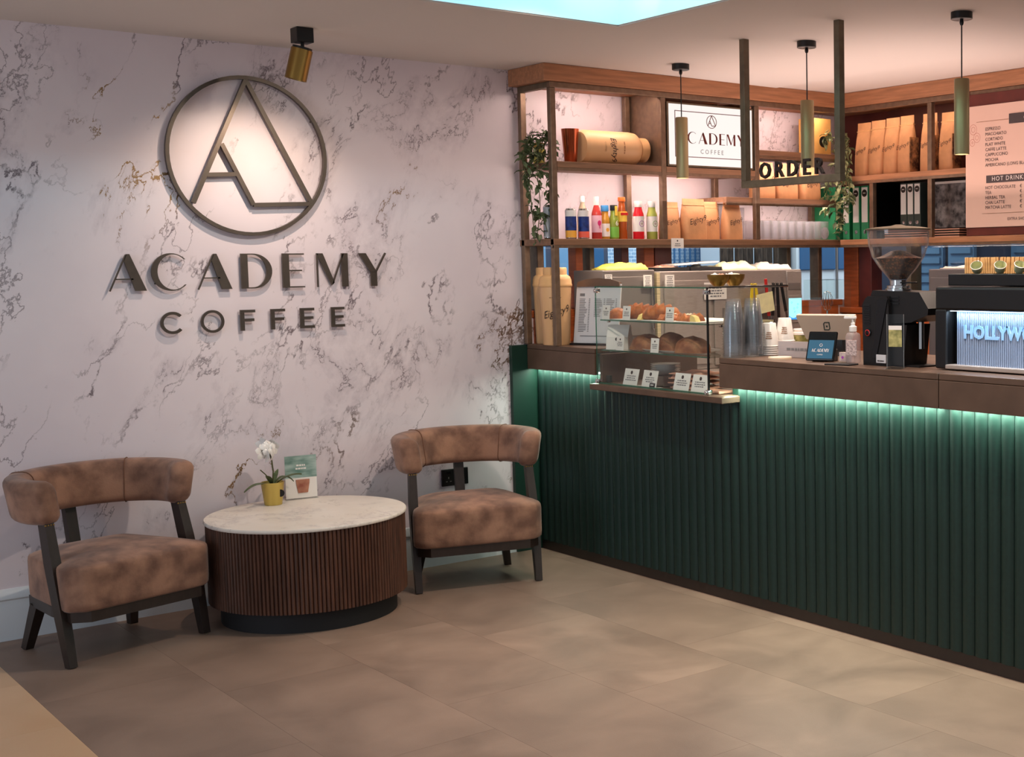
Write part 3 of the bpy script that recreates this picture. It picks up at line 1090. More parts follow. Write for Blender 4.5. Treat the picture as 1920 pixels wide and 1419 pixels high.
shelf(-.058, 1.97, FY - .002, -.004, 1.612, 1.645, 'shelf_brown')
shelf(1.955, 2.296, YE, FY - .002, 1.612, 1.645, 'oak_y')
shelf(-.024, .628, FY + .001, -.004, 2.004, 2.036, 'shelf_brown')
shelf(.66, 1.29, FY + .001, -.004, 2.004, 2.036, 'shelf_brown')
shelf(1.322, 1.965, FY + .001, -.004, 2.126, 2.156, 'shelf_brown')
shelf(1.10, 1.965, FY + .034, -.004, 1.856, 1.885, 'shelf_brown')
shelf(1.962, 2.296, -1.36, FY - .002, 1.990, 2.022, 'oak_y')
for x0, x1, z, y in ((-.024, .628, 2.004, FY + .001), (.66, 1.29, 2.004, FY + .001), (1.322, 1.965, 2.126, FY + .001), (1.10, 1.965, 1.856, FY + .034)):
    G().box(x0, x1, y, y + .010, z - .016, z).done('lip', 'bronze', su)
G().box(1.962, 1.972, -1.36, FY - .002, 1.974, 1.990).done('lip', 'bronze', su)
post(1.975, -.60, 1.645, 1.990, 'bronze')
G().box(2.008, 2.296, -.566, -.556, 1.6455, 1.9895).done('divider_sheet', 'black_gloss', su)
frame(1.962, 2.296, -1.36, -1.335, 2.022, cz0, 'red_wood')
frame(1.962, 2.296, -1.36, -1.335, 1.645, 1.990, 'red_wood')
# glowing light strips under the boards (each with its lamp)
for (x0, x1, y0, y1, z, pw) in ((.0, .60, -.295, -.28, cz0, 1.7), (.02, .60, -.295, -.28, 2.004, 1.45), (.68, 1.20, -.295, -.28, 2.004, 1.5),
                                (1.34, 1.90, -.295, -.28, cz0, 1.7), (1.36, 1.90, -.295, -.28, 2.126, 1.1), (1.36, 1.95, -.275, -.26, 1.856, 1.4)):
    G().box(x0, x1, y0, y1, z - .008, z - .001).done('light_strip', 'led', su)
    area('shelf_light', ((x0 + x1) / 2, (y0 + y1) / 2, z - .012), ((x0 + x1) / 2, (y0 + y1) / 2 + .35, z - 1), x1 - x0, .02, pw * 1.3, PINK)
for x0, x1, pw in ((.0, 1.25, 2.6), (1.30, 1.95, 1.3)):
    G().box(x0, x1, -.300, -.285, 1.604, 1.611).done('light_strip', 'led', su)
    area('shelf_light', ((x0 + x1) / 2, -.2925, 1.600), ((x0 + x1) / 2, -.32, .9), x1 - x0, .02, pw, (1.0, .84, .74))
G().box(-.058, 1.97, FY - .002, FY + .012, 1.598, 1.612).done('lip', 'bronze', su)
G().box(2.000, 2.016, -3.6, -.40, 1.604, 1.611).done('light_strip', 'led', su)
area('shelf_light', (2.008, -2.0, 1.600), (1.95, -2.0, .9), .02, 3.2, 5, (1.0, .80, .66)).rotation_euler = (0, R(-6), 0)
G().box(1.955, 1.969, YE, FY - .002, 1.598, 1.612).done('lip', 'bronze', su)
G().box(1.985, 2.005, -1.30, -.38, cz0 - .008, cz0 - .001).done('light_strip', 'led', su)
area('shelf_light', (1.990, -.84, cz0 - .012), (2.02, -.84, 1.4), .02, .9, 8, (1.0, .74, .54)).rotation_euler = (0, R(4), 0)

# lightbox sign between the posts
lb = thing('lightbox_sign', 'glowing white sign box with dark lettering hung in the shelving', 'sign', (.675, -.325, 2.04))
G().box(.0, .61, .0, .06, .0, .345, .003).done('case', 'bronze_dark', lb)
G().box(.012, .598, -.003, 0, .010, .335).done('face', 'lightbox', lb)
g = G()
for a, b, c, d in ((.05, .56, .052, .0558), (.05, .56, .297, .3008), (.05, .0538, .052, .301), (.5562, .56, .052, .301)):
    g.box(a, b, -.0045, -.003, c, d)
emblem(g, .305, .252, .036, -.0045, -.003, .0032)
deco_word(g, 'ACADEMY', deco, .062, .128, .064, .062, .0135, -.0045, -.003)
g.done('lettering', 'red_wood', lb)
text('C O F F E E', .034, 'grey_ink', lb, (.305, -.0045, .085))

# ------------------------------------------------------------------ hanging ORDER sign
od = thing('order_sign', 'bronze ceiling hung frame carrying the word ORDER', 'sign', (.225, -1.5, CEIL))
for y in (-.016, -.630):
    G().box(-.016, .016, y - .016, y + .016, -.668 + .032, 0, .002).done('post', 'bronze_dark', od)
G().box(-.016, .016, -.646, 0, -.668, -.636, .002).done('crossbar', 'bronze_dark', od)
for ch, y in zip('ORDER', (-.150, -.244, -.332, -.423, -.502)):
    text(ch, .098, 'ink', od, (0, y, -.600), R(-90), name='letter', off=.0015, ext=.006)

# pendant lamps
pl = thing('pendant_lamp', 'slim brass pendant tube hanging before the glowing sign box', 'lamp', (.449, -.751, CEIL), 0, 'brass tube pendants over the counter')
G().lathe([(.044, 0), (.044, -.034), (.040, -.036)], 28).done('canopy', 'black', pl, 40)
G().lathe([(.007, -.036), (.009, -.048), (.006, -.058)], 10).done('grip', 'black', pl)
G().cyl((0, 0, -.05), (0, 0, -.28), .0028, 8).done('cord', 'black', pl)
g = G()
g.lathe([(.006, -.270), (.029, -.271), (.031, -.274), (.031, -.575), (.028, -.575), (.027, -.560), (0.0, -.560)], 28, cap=False)
g.done('tube', 'lamp_brass', pl, 40)
G().lathe([(.027, -.566), (.027, -.563)], 20).done('lens', 'lamp_glow', pl)
dup(pl, (.473, -1.662, CEIL), 0, 'slim brass pendant tube hanging behind the ORDER frame')
dup(pl, (.478, -2.583, CEIL), 0, 'slim brass pendant tube beside the menu board, above the coffee grinder')
for y in (-.751, -1.662, -2.583):
    spot('pendant_beam', (.47, y, CEIL - .58), (.47, y, 0), 20, (1.0, .80, .62), 110, .7, .02)

# ------------------------------------------------------------------ lounge chairs
def catmull(pts, n=6):
    out = []
    P_ = [pts[0]] + list(pts) + [pts[-1]]
    for i in range(1, len(P_) - 2):
        p0_, p1_, p2_, p3_ = (Vector(p) for p in P_[i - 1:i + 3])
        for k in range(n):
            t = k / n
            out.append(.5 * ((2 * p1_) + (p2_ - p0_) * t + (2 * p0_ - 5 * p1_ + 4 * p2_ - p3_) * t * t + (3 * p1_ - p0_ - 3 * p2_ + p3_) * t ** 3))
    out.append(Vector(pts[-1]))
    return out


def rrect(w, h, r, n=4):
    pts = []
    for cx_, cz_, a0 in ((w / 2 - r, h / 2 - r, 0), (-w / 2 + r, h / 2 - r, 90), (-w / 2 + r, -h / 2 + r, 180), (w / 2 - r, -h / 2 + r, 270)):
        for k in range(n + 1):
            a = R(a0 + 90 * k / n)
            pts.append((cx_ + r * math.cos(a), cz_ + r * math.sin(a)))
    return pts


def round_poly(pts, it=2):
    for _ in range(it):
        q = []
        for i in range(len(pts)):
            a, b = Vector(pts[i]), Vector(pts[(i + 1) % len(pts)])
            q += [a * .88 + b * .12, a * .12 + b * .88]
        pts = q
    return pts


def lounge_chair(label, loc, rz):
    t = thing('lounge_chair', label, 'chair', loc, rz)
    # seat: thick upholstered pad
    pl_ = round_poly([(-.250, -.284), (.250, -.284), (.302, -.225), (.268, -.05), (.215, .215), (-.215, .215), (-.268, -.05), (-.302, -.225)], 2)
    rings = []
    for sc, z in ((.97, .218), (.995, .226), (1.0, .25), (1.0, .362), (.992, .378), (.975, .386), (.92, .394), (.74, .408), (.45, .418), (.15, .422)):
        rings.append([Vector((p.x * sc, p.y * sc, z)) for p in pl_])
    G().loft(rings).done('seat', 'velvet', t, 50)
    # curved back
    path = catmull([(-.278, -.095, 0), (-.298, -.02, 0), (-.282, .085, 0), (-.212, .185, 0), (-.110, .240, 0), (0, .256, 0),
                    (.110, .240, 0), (.212, .185, 0), (.282, .085, 0), (.298, -.02, 0), (.278, -.095, 0)], 6)
    rings = []
    n = len(path)
    for i, p in enumerate(path):
        d = (path[min(i + 1, n - 1)] - path[max(i - 1, 0)]).normalized()
        nrm = Vector((d.y, -d.x, 0))
        e = min(i, n - 1 - i)
        k = e / (n / 2)
        h = .172 + .008 * math.sin(PI * k / 2) - .006 * (e == 0)
        w = .092
        zc = .627
        rings.append([p + nrm * a - nrm * .10 * (b / h) * .28 + Vector((0, 0, zc + b)) for a, b in rrect(w, h, .034)])

    def cap_rings(ring, dirv):
        c = sum(ring, Vector()) / len(ring)
        return [[c + (p - c) * s + dirv * o_ for p in ring] for s, o_ in ((.30, .030), (.62, .026), (.86, .016), (.96, .007))]
    d0 = (path[0] - path[1]).normalized()
    d1 = (path[-1] - path[-2]).normalized()
    rings = cap_rings(rings[0], d0) + rings + list(reversed(cap_rings(rings[-1], d1)))
    G().loft(rings).done('backrest', 'velvet', t, 60)
    for i in (18, 24 + 18):
        d = (path[i + 1] - path[i - 1]).normalized()
        nrm = Vector((d.y, -d.x, 0))
        ring = [path[i] + nrm * a - nrm * .10 * (b / .18) * .28 + Vector((0, 0, .627 + b)) for a, b in rrect(.0935, .1815, .034)]
        G().tube(ring + [ring[0]], .0022, 5).done('seam', 'velvet_seam', t, 60)
    # rails
    rail = [(-.230, -.272), (.230, -.272), (.280, -.22), (.262, -.05), (.205, .21), (-.205, .21), (-.262, -.05), (-.280, -.22)]
    G().loft([[Vector((x, y, .176)) for x, y in rail], [Vector((x, y, .2175)) for x, y in rail]]).done('frame', 'dark_wood', t)
    for s in (-1, 1):
        g = G()
        g.beam([(s * .280, -.205, .0), (s * .281, -.165, .19), (s * .279, -.112, .40), (s * .274, -.072, .555)], [.030, .036, .038, .034], [.036, .052, .056, .05])
        g.done('front_leg', 'dark_wood', t)
        g = G()
        g.beam([(s * .222, .215, 0), (s * .195, .165, .178)], [.032, .042], [.032, .046])
        g.done('rear_leg', 'dark_wood', t)
        g = G()
        for q in range(4):
            g.lathe([(.0045, 0), (.003, .003), (.0005, .004)], 8, mx=Matrix.Translation((s * .274 - .015 + .010 * q, -.100, .541)) @ Matrix.Rotation(R(90), 4, 'X'))
        g.done('studs', 'brass', t)
    G().beam([(0, .20, .19), (0, .235, .40), (0, .262, .56)], .045, .03).done('back_post', 'dark_wood', t)
    return t


lounge_chair('brown velvet lounge chair at the left side of the round table', (-2.2065, -.351, 0), R(15.7))
lounge_chair('brown velvet lounge chair before the counter, right of the round table', (-.602, -.382, 0), R(-17.7))

# ------------------------------------------------------------------ round table
tb = thing('coffee_table', 'low round coffee table with white marble top and fluted wood drum', 'table', (-1.42, -.447, 0))
G().lathe([(.405, .428), (.4155, .430), (.4175, .434), (.4175, .441), (.4145, .445), (0.0, .445)], 72).done('tabletop', 'table_marble', tb, 40)
g = G()
NF = 150
ring = []
for i in range(NF):
    for k, rr in ((0, .403), (.22, .4095), (.5, .4115), (.78, .4095)):
        a = 2 * PI * (i + k) / NF
        ring.append((rr * math.cos(a), rr * math.sin(a)))
g.loft([[Vector((x, y, .09)) for x, y in ring], [Vector((x, y, .428)) for x, y in ring]])
g.done('fluted_drum', 'table_wood', tb, 30)
G().lathe([(.365, 0), (.365, .09)], 64).done('plinth', 'black_matte', tb, 40)

# orchid in a gold pot
orc = thing('potted_orchid', 'white orchid in a small gold pot on the marble table', 'plant', (-1.455, -.155, .445))
G().lathe([(.036, 0), (.038, .001), (.050, .100), (.051, .104), (.047, .104), (.044, .09), (0, .09)], 32, cap=False).done('pot', 'gold', orc, 50)
G().lathe([(.045, .086), (.02, .094), (0.001, .096)], 20).done('soil', 'dark_wood', orc, 60)
G().lathe([(.017, 0), (.017, .002), (0.001, .002)], 20, mx=Matrix.Translation((.019, -.041, .055)) @ Matrix.Rotation(R(-25), 4, 'Z') @ Matrix.Rotation(R(97), 4, 'X')).done('label', 'black', orc)


def blade(g, p0_, dirx, diry, length, lift, droop, w):
    rows = []
    n = 8
    for i in range(n + 1):
        t_ = i / n
        c = Vector((p0_[0] + dirx * length * t_, p0_[1] + diry * length * t_, p0_[2] + lift * t_ - droop * t_ * t_))
        s = Vector((-diry, dirx, 0)) * (w * math.sin(PI * min(1, t_ * .9 + .1)) * .5 + .001)
        rows.append([c - s + Vector((0, 0, .004)), c + Vector((0, 0, -.002)), c + s + Vector((0, 0, .004)), c + Vector((0, 0, .001))])
    g.loft(rows)


for dx, dy, ln, li, dr, w_ in ((-.95, -.2, .135, .06, .075, .034), (.9, -.35, .12, .10, .06, .032), (.5, .5, .08, .09, .03, .03), (-.6, -.7, .07, .09, .04, .026), (.75, .15, .13, .12, .12, .03)):
    g = G()
    blade(g, (dx * .01, dy * .01, .09), dx, dy, ln, li, dr, w_)
    g.done('leaf', 'leaf', orc, 60)
st_pts = [(0, 0, .09), (.004, -.004, .15), (.0, -.004, .20), (-.012, -.008, .245)]
G().tube(st_pts, .003, 6).done('stem', 'stem', orc)
G().tube([(0, 0, .09), (-.03, -.005, .14), (-.055, -.01, .165)], .0025, 6).done('stem', 'stem', orc)
for q, (x, y, z) in enumerate(((-.02, -.02, .262), (-.048, -.012, .245), (-.002, -.018, .238), (-.03, -.025, .232), (-.035, .01, .272), (.004, .004, .262))):
    g = G()
    rx_ = Matrix.Translation((x, y, z)) @ Matrix.Rotation(R(70 + 15 * (q % 3)), 4, 'X') @ Matrix.Rotation(R(30 * q), 4, 'Y')
    for k in range(5):
        m_ = rx_ @ Matrix.Rotation(2 * PI * k / 5, 4, 'Z') @ Matrix.Scale(1.3, 4)
        rows = [[m_ @ Vector((sx * w_, r_, .004 * math.sin(4 * r_ / .03) + zz)) for sx, zz in ((-1, 0), (0, .002), (1, 0), (0, -.001))] for r_, w_ in ((.002, .002), (.011, .009), (.020, .012), (.028, .002))]
        g.loft(rows)
    g.lathe([(.004, 0), (.003, .006), (.0005, .008)], 8, mx=rx_)
    g.done('flower', 'ceramic', orc, 60)

# menu card holder on the table
mh = thing('menu_card', 'upright glossy drinks card with green top in a clear holder', 'card', (-1.305, -.105, .445), R(-8))
g = G()
g.box(-.072, .072, -.002, .0, .003, .205)
g.box(-.072, .072, -.022, .022, 0, .003)
g.done('holder', 'thin_glass', mh)
G().box(-.070, .070, -.0036, -.0024, .006, .100).done('card', 'paper', mh)
G().box(-.070, .070, -.0036, -.0024, .100, .203).done('picture', mat('card_green', rgb(86, 124, 112), .4, col2=rgb(176, 196, 190), scale=9, stretch=(1, 1, 3)), mh)
smallprint(2, .06, .03, 'paper', mh, (.0, -.0042, .150))
g = G()
g.lathe([(.022, 0), (.030, .045), (.031, .062), (.0, .062)], 24, mx=Matrix.Translation((.006, -.006, .03)) @ Matrix.Diagonal((1, .08, 1, 1)))
g.done('drink_picture', mat('hot_choc', rgb(196, 140, 112), .5, col2=rgb(150, 84, 66), scale=22), mh)

# wall socket
ws = thing('wall_socket', 'black double wall socket behind the right lounge chair', 'socket', (-.476, 0, .44))
G().box(-.074, .074, -.009, 0, -.043, .043, .003).done('faceplate', 'black', ws)
for x in (-.036, .036):
    G().box(x - .011, x + .011, -.012, -.009, .018, .032, .001).done('switch', 'black_gloss', ws)
    g = G()
    for dx, dz, w_, h_ in ((0, -.002, .005, .009), (-.011, -.02, .009, .004), (.011, -.02, .009, .004)):
        g.box(x + dx - w_ / 2, x + dx + w_ / 2, -.0095, -.0088, dz - h_ / 2, dz + h_ / 2)
    g.done('socket_holes', 'steel_dark', ws)

# ------------------------------------------------------------------ trailing ivy
def leaf_mesh(name, m, L=.042, w=.022):
    g = G()
    rows = []
    for t_, ww, dz in ((0, .001, 0), (.25, .8, -.003), (.5, 1, -.001), (.75, .62, -.004), (1, .001, -.012)):
        s = w / 2 * ww
        rows.append([Vector((-s, t_ * L, dz + .003)), Vector((0, t_ * L, dz)), Vector((s, t_ * L, dz + .003)), Vector((0, t_ * L, dz - .0008))])
    g.loft(rows)
    o_ = g.done(name, m, None, 60)
    me = o_.data
    bpy.data.objects.remove(o_)
    return me


def vine(label, loc, strands, nleaf, m1, m2, seed, L):
    rn = random.Random(seed)
    t = thing('trailing_ivy', label, 'plant', loc)
    l1, l2 = leaf_mesh('leaf', m1, L, L * .52), leaf_mesh('leaf', m2, L, L * .5)
    curves = []
    for pts in strands:
        c = catmull(pts, 6)
        curves.append(c)
        G().tube(c, .0022, 5).done('stem', 'stem', t)
    tot = sum(len(c) for c in curves)
    for c in curves:
        for k in range(max(3, int(nleaf * len(c) / tot))):
            p = c[rn.randrange(len(c))] + Vector((rn.gauss(0, .011), rn.gauss(0, .011), rn.gauss(0, .010)))
            o_ = link('leaf', l1 if rn.random() < .65 else l2, t, p)
            a = rn.uniform(0, 2 * PI)
            o_.rotation_euler = (rn.uniform(-1.3, .35), rn.uniform(-.6, .6), a)
            s_ = rn.uniform(.7, 1.15)
            o_.scale = (s_, s_, s_)
    return t


vine('dark green trailing ivy hanging at the wall end of the bar shelving', (-.09, -.19, 1.6),
     [[(.03, .03, .44), (.0, .0, .57), (-.02, -.03, .50), (-.03, -.03, .36), (-.02, -.03, .20), (-.0, -.02, .02)],
      [(.05, .0, .44), (.06, -.02, .56), (.02, -.05, .52), (.0, -.06, .38), (.01, -.06, .22), (.0, -.04, .06)],
      [(.02, .0, .55), (.07, -.02, .585), (.10, -.04, .54), (.10, -.05, .47), (.06, -.06, .42)],
      [(-.01, -.0, .55), (-.05, -.02, .50), (-.06, -.03, .42), (-.045, -.03, .33)],
      [(.0, -.04, .40), (.06, -.05, .36), (.075, -.06, .28), (.07, -.06, .22)],
      [(.0, -.03, .20), (.03, -.05, .16), (.05, -.06, .08)]], 270, 'leaf', 'leaf', 3, .047)
vine('pale variegated trailing ivy hanging at the inner corner of the shelving', (1.93, -.36, 1.65),
     [[(.06, .0, .40), (.02, -.03, .62), (-.02, -.03, .52), (-.02, -.02, .36), (-.02, -.03, .20), (-.02, -.02, .02)],
      [(.06, -.03, .40), (.0, -.07, .61), (-.03, -.08, .50), (-.02, -.09, .36), (-.02, -.06, .18), (-.02, -.03, .05)],
      [(.03, .04, .40), (-.0, .06, .60), (-.01, .08, .63), (-.01, .10, .60)],
      [(-.01, .0, .38), (-.03, .06, .33), (-.03, .08, .24), (-.02, .06, .16)],
      [(-.01, -.05, .38), (-.03, -.11, .33), (-.03, -.12, .24), (-.03, -.11, .18)],
      [(-.01, -.03, .30), (-.03, .0, .22), (-.03, -.02, .10)]], 280, 'leaf_pale', 'leaf', 5, .046)


# ------------------------------------------------------------------ things on the shelves
def pouch(label, loc, w, h, d, rz=0.0, group=None, m='kraft', side=None, fs=None, name='coffee_pouch', txt=True, window=False):
    t = thing(name, label, 'pouch', loc, rz, group)
    g = G()
    rings = []
    n = 6
    for z, dk, wk in ((0, 1, .94), (.04, 1.02, .98), (.25, .98, 1), (.5, .8, 1), (.72, .48, .99), (.86, .12, .98), (.9, .05, .98), (1.0, .035, .97)):
        rings.append([Vector((a * wk, b * max(dk, .03), z * h)) for a, b in rrect(w, d, min(d, w) * .3, 3)])
    g.loft(rings)
    g.done('bag', m, t, 45)
    G().box(-w * .485, w * .485, -d * .10 - .0015, d * .10, h * .835, h * .85).done('zip', 'kraft_light' if m == 'kraft' else m, t)
    if txt:
        text('Eighty9', fs or w * .27, 'ink', t, (0, -d * .5 * .96 - .0015, h * .47), shear=.35, tilt=.22, rx=R(-7) if d > .05 else 0)
    if side:
        G().box(w * .47, w * .515, -d * .40, d * .38, h * .02, h * .62).done('gusset', side, t)
    return t


for i, (x, w_, h_, lab) in enumerate(((.742, .120, .205, 'leftmost kraft pouch below the glowing sign, beside the juice bottles'), (.893, .165, .225, 'widest front kraft pouch below the glowing sign'),
                                      (1.045, .135, .215, 'third kraft pouch below the sign, half behind its neighbours'), (1.180, .135, .218, 'rightmost kraft pouch below the sign, next to the glass tumbler'))):
    pouch(lab, (x, (-.24, -.26, -.20, -.245)[i], 1.645), w_, h_, .075, R((0, 4, -3, 6)[i]), 'kraft pouches below the sign box')
for i, (x, lab) in enumerate(((1.455, 'kraft pouch behind the ORDER frame, nearest the sign box'), (1.64, 'middle kraft pouch behind the ORDER lettering'), (1.83, 'kraft pouch behind the ORDER frame, nearest the corner ivy'))):
    pouch(lab, (x, -.20, 1.885), .165, .215, .07, R(-4 + 5 * i), 'kraft pouches behind the ORDER sign', txt=True)
mat('foliage_print', rgb(196, 140, 92), .6, col2=rgb(66, 38, 26), scale=26, detail=2)
for i, (y, w_, h_, lab) in enumerate(((-.42, .115, .325, 'tall kraft coffee bag on the right shelf, beside the corner ivy'), (-.54, .118, .33, 'tall kraft coffee bag, second from the corner ivy'),
                                      (-.66, .112, .335, 'tall kraft coffee bag, third from the corner ivy'), (-.775, .108, .338, 'tall kraft coffee bag with patterned side, left of the bronze post'),
                                      (-.955, .110, .335, 'tall kraft coffee bag just behind the bronze post'), (-1.10, .112, .33, 'tall kraft coffee bag nearest the menu board'))):
    pouch(lab, (2.09, y, 2.022), w_, h_, .095, R(-90), 'tall coffee bags on the right shelf', side='foliage_print' if i > 2 else None, fs=.034, name='coffee_bag')

# tall kraft box with a round sticker
kb = thing('kraft_carton', 'yellowish kraft carton with round black sticker on the top corner shelf', 'carton', (1.85, -.16, 2.156))
G().box(-.01, .15, -.06, .06, 0, .225, .004).done('carton', mat('yellow_kraft', rgb(222, 170, 92), .6, var=.06), kb)
G().lathe([(.034, 0), (.034, .0015), (.001, .0015)], 24, mx=Matrix.Translation((.085, -.060, .085)) @ Matrix.Rotation(R(90), 4, 'X')).done('sticker', 'black', kb)
smallprint(1, .045, .012, 'paper', kb, (.085, -.063, .085))

# copper tumbler and the large jar lying down
tu = thing('copper_tumbler', 'copper tumbler standing beside the lying tan jar', 'tumbler', (.148, -.19, 2.036))
G().lathe([(.031, 0), (.032, .002), (.046, .178), (.047, .180), (.044, .180), (.030, .008), (0, .008)], 28, cap=False).done('cup', 'copper', tu, 40)
G().lathe([(.0335, .024), (.0335, .030)], 28, cap=False).done('band', 'chrome', tu, 40)


def canister(label, loc, r, h, name='takeaway_canister', rot=None, printed=True):
    """giant takeaway-cup shaped canister: tapered body, rolled lid and cap"""
    t = thing(name, label, 'canister', loc)
    if rot:
        t.rotation_euler = rot
    k = h / .40
    G().lathe([(r * .80, 0), (r * .83, .004 * k), (r * .97, .30 * k)], 40).done('body', 'tan', t, 40)
    G().lathe([(r * 1.0, .30 * k), (r * 1.03, .304 * k), (r * 1.03, .312 * k), (r, .316 * k), (r * .985, .335 * k), (r * .90, .352 * k), (r * .78, .358 * k), (r * .72, .362 * k), (r * .72, .392 * k), (r * .68, .399 * k), (0, .40 * k)], 40).done('lid', 'kraft_light', t, 40)
    if printed:
        rr = r * .92
        text('Eighty9', r * .62, 'ink', t, (-.0, 0, .165 * k), rz=0, shear=.35, tilt=.25, wrap=rr).location = (0, -rr - .002, .17 * k)
        smallprint(1, r * 1.0, r * .10, 'ink_soft', t, (0, -rr - .0035, .245 * k), wrap=rr, seed=9)
        r3 = text('COFFEE', r * .14, 'ink_soft', t, wrap=rr)
        r3.location = (0, -rr * .97 - .003, .10 * k)
    return t


lj = thing('takeaway_canister', 'large tan canister lying on its side on the upper shelf', 'canister', (.205, -.185, 2.036 + .092))
lj.rotation_euler = (0, R(90), 0)
lj.rotation_mode = 'XYZ'
G().lathe([(.078, 0), (.080, .004), (.090, .02), (.092, .30), (.088, .335), (.075, .352), (.060, .358)], 40).done('body', 'tan', lj, 40)
G().lathe([(.058, .358), (.066, .362), (.066, .412), (.062, .416), (0, .417)], 32).done('lid', 'kraft_light', lj, 40)
tx = text('Eighty9', .048, 'ink', lj, wrap=.092, shear=.35, tilt=.15)
tx.data.transform(Matrix.Translation((0, -.0935, 0)))
tx.rotation_euler = (0, 0, R(8))
tx.location = (0, 0, .165)
smallprint(1, .10, .012, 'ink_soft', lj, (0, -.0935, .225), wrap=.092)
text('COFFEE', .015, 'ink_soft', lj, (0, -.0935, .105), wrap=.092)
c1 = canister('tan takeaway-cup shaped canister, front one behind the bronze post', (.012, -.225, 1.10), .084, .40)
c1.rotation_euler = (0, 0, R(-32))
canister('tan takeaway-cup shaped canister against the marble wall, behind its twin', (.045, -.070, 1.10), .0625, .40, printed=False)
# little candle behind the ivy
cn = thing('candle_jar', 'small yellow green candle jar behind the hanging ivy', 'candle', (-.005, -.13, 2.036))
G().lathe([(.030, 0), (.030, .10), (0, .10)], 24).done('jar', mat('candle', rgb(176, 168, 80), .3), cn, 40)
G().lathe([(.031, .082), (.031, .104), (0, .104)], 24).done('lid', 'brass', cn, 40)


# drinks on the lowest shelf
SZ = 1.645


def can(label, x, y, h, r, bands, cap=True, word=None, wm='ink'):
    t = thing('drink_can', label, 'can', (x, y, SZ))
    G().lathe([(r * .82, 0), (r, .006), (r, h - .010), (r * .84, h - .002), (r * .84, h), (r * .78, h - .003), (0, h - .003)], 28).done('can', 'chrome', t, 40)
    for z0, z1, m in bands:
        G().lathe([(r + .0004, z0 * h), (r + .0004, z1 * h)], 28, cap=False).done('print', m, t, 40)
    if word:
        text(word, h * .22, wm, t, (0, -r - .002, h * .42), rz=R(-14), tilt=R(90), wrap=None)
    return t


mat('can_blue', rgb(34, 62, 140), .35, col2=rgb(22, 36, 90), scale=40)
mat('can_orange', rgb(240, 176, 70), .35)
mat('can_red', rgb(236, 104, 84), .35)
mat('can_grey', rgb(176, 180, 190), .35)
mat('can_navy', rgb(30, 32, 56), .3)
mat('can_white', rgb(226, 222, 220), .4)
w_ = can('grey can of water with a sideways word behind the ivy', -.008, -.215, .175, .029, ((.05, .93, 'can_grey'),), word='water')
can('dark navy slim can beside the bronze corner post', .055, -.15, .165, .026, ((.04, .95, 'can_navy'),))
can('blue and orange energy drink can, left of the red one', .110, -.235, .158, .0285, ((.05, .28, 'can_orange'), (.28, .74, 'can_blue'), (.74, .94, 'can_white')))
can('blue and red energy drink can beside the bottles', .182, -.245, .158, .0285, ((.05, .25, 'can_red'), (.25, .74, 'can_blue'), (.74, .94, 'can_white')))


def bottle(label, x, y, h, r, neck, liquid, cap, capc, lab=None, labc='paper', shoulder=.62, glassy=True, word=None, wc='ink'):
    t = thing('drink_bottle', label, 'bottle', (x, y, SZ))
    s = shoulder
    G().lathe([(r * .9, 0), (r, .005), (r, h * (s - .08)), (r * .93, h * s), (r * .72, h * (s + .09)), (neck * 1.08, h * (s + .2)), (neck, h * .86), (neck, h * .9), (0, h * .9)], 28).done('bottle', liquid, t, 50)
    G().lathe([(neck * 1.22, h * cap), (neck * 1.25, h * cap + .002), (neck * 1.25, h - .002), (neck * 1.18, h), (0, h)], 24).done('cap', capc, t, 40)
    if lab:
        G().lathe([(r + .0006, h * lab[0]), (r + .0006, h * lab[1])], 28, cap=False).done('label', labc, t, 50)
    return t


mat('juice_clear', rgb(240, 214, 180), .1, trans=.35)
mat('juice_rose', rgb(214, 70, 66), .12, trans=.25)
mat('juice_amber', rgb(222, 158, 60), .12, trans=.25)
mat('juice_green', rgb(140, 156, 62), .15)
mat('juice_tea', rgb(196, 92, 34), .1, trans=.3)
mat('juice_red', rgb(226, 30, 44), .2)
mat('juice_orange', rgb(246, 150, 40), .2)
mat('juice_lime', rgb(172, 178, 84), .2)
mat('label_pink', rgb(240, 190, 206), .5)
mat('label_green', rgb(120, 184, 72), .5)
mat('label_yellow', rgb(244, 200, 80), .5)
mat('cap_blue', rgb(70, 150, 214), .35)
mat('cap_orange', rgb(240, 110, 40), .35)
mat('purple', rgb(160, 70, 170), .5)
mat('olive', rgb(120, 150, 60), .5)
mat('magenta', rgb(206, 40, 110), .5)
bottle('tall pale cordial bottle with white cap behind the blue and red can', .232, -.16, .228, .028, .011, 'juice_clear', .86, 'white_plastic', (.12, .5), 'cream')
b = bottle('tall rose pink bottle with white cap and pink bird label', .283, -.215, .224, .027, .011, 'juice_rose', .80, 'white_plastic', (.16, .56), 'label_pink')
g = G()
g.lathe([(.011, 0), (.011, .001), (.0005, .001)], 16, mx=Matrix.Translation((-.002, -.0285, .085)) @ Matrix.Rotation(R(90), 4, 'X') @ Matrix.Diagonal((1, 1.3, 1, 1)))
g.box(-.002, .002, -.0295, -.0285, .056, .076)
g.done('bird_print', 'magenta', b)
b = bottle('small amber juice bottle with blue cap', .3355, -.215, .18, .025, .0165, 'juice_amber', .82, 'cap_blue', (.08, .46), 'paper')
G().lathe([(.010, 0), (.010, .001), (.0005, .001)], 16, mx=Matrix.Translation((-.002, -.0265, .05)) @ Matrix.Rotation(R(90), 4, 'X')).done('fruit_print', 'can_orange', b)
b = bottle('small green smoothie bottle with black cap and yellow tag', .389, -.22, .182, .026, .0165, 'juice_green', .84, 'black', (.06, .36), 'label_green')
G().box(-.007, .007, -.026, -.020, .125, .176, .001).done('tag', 'label_yellow', b)
text('6', .038, 'paper', b, (0, -.0285, .085))
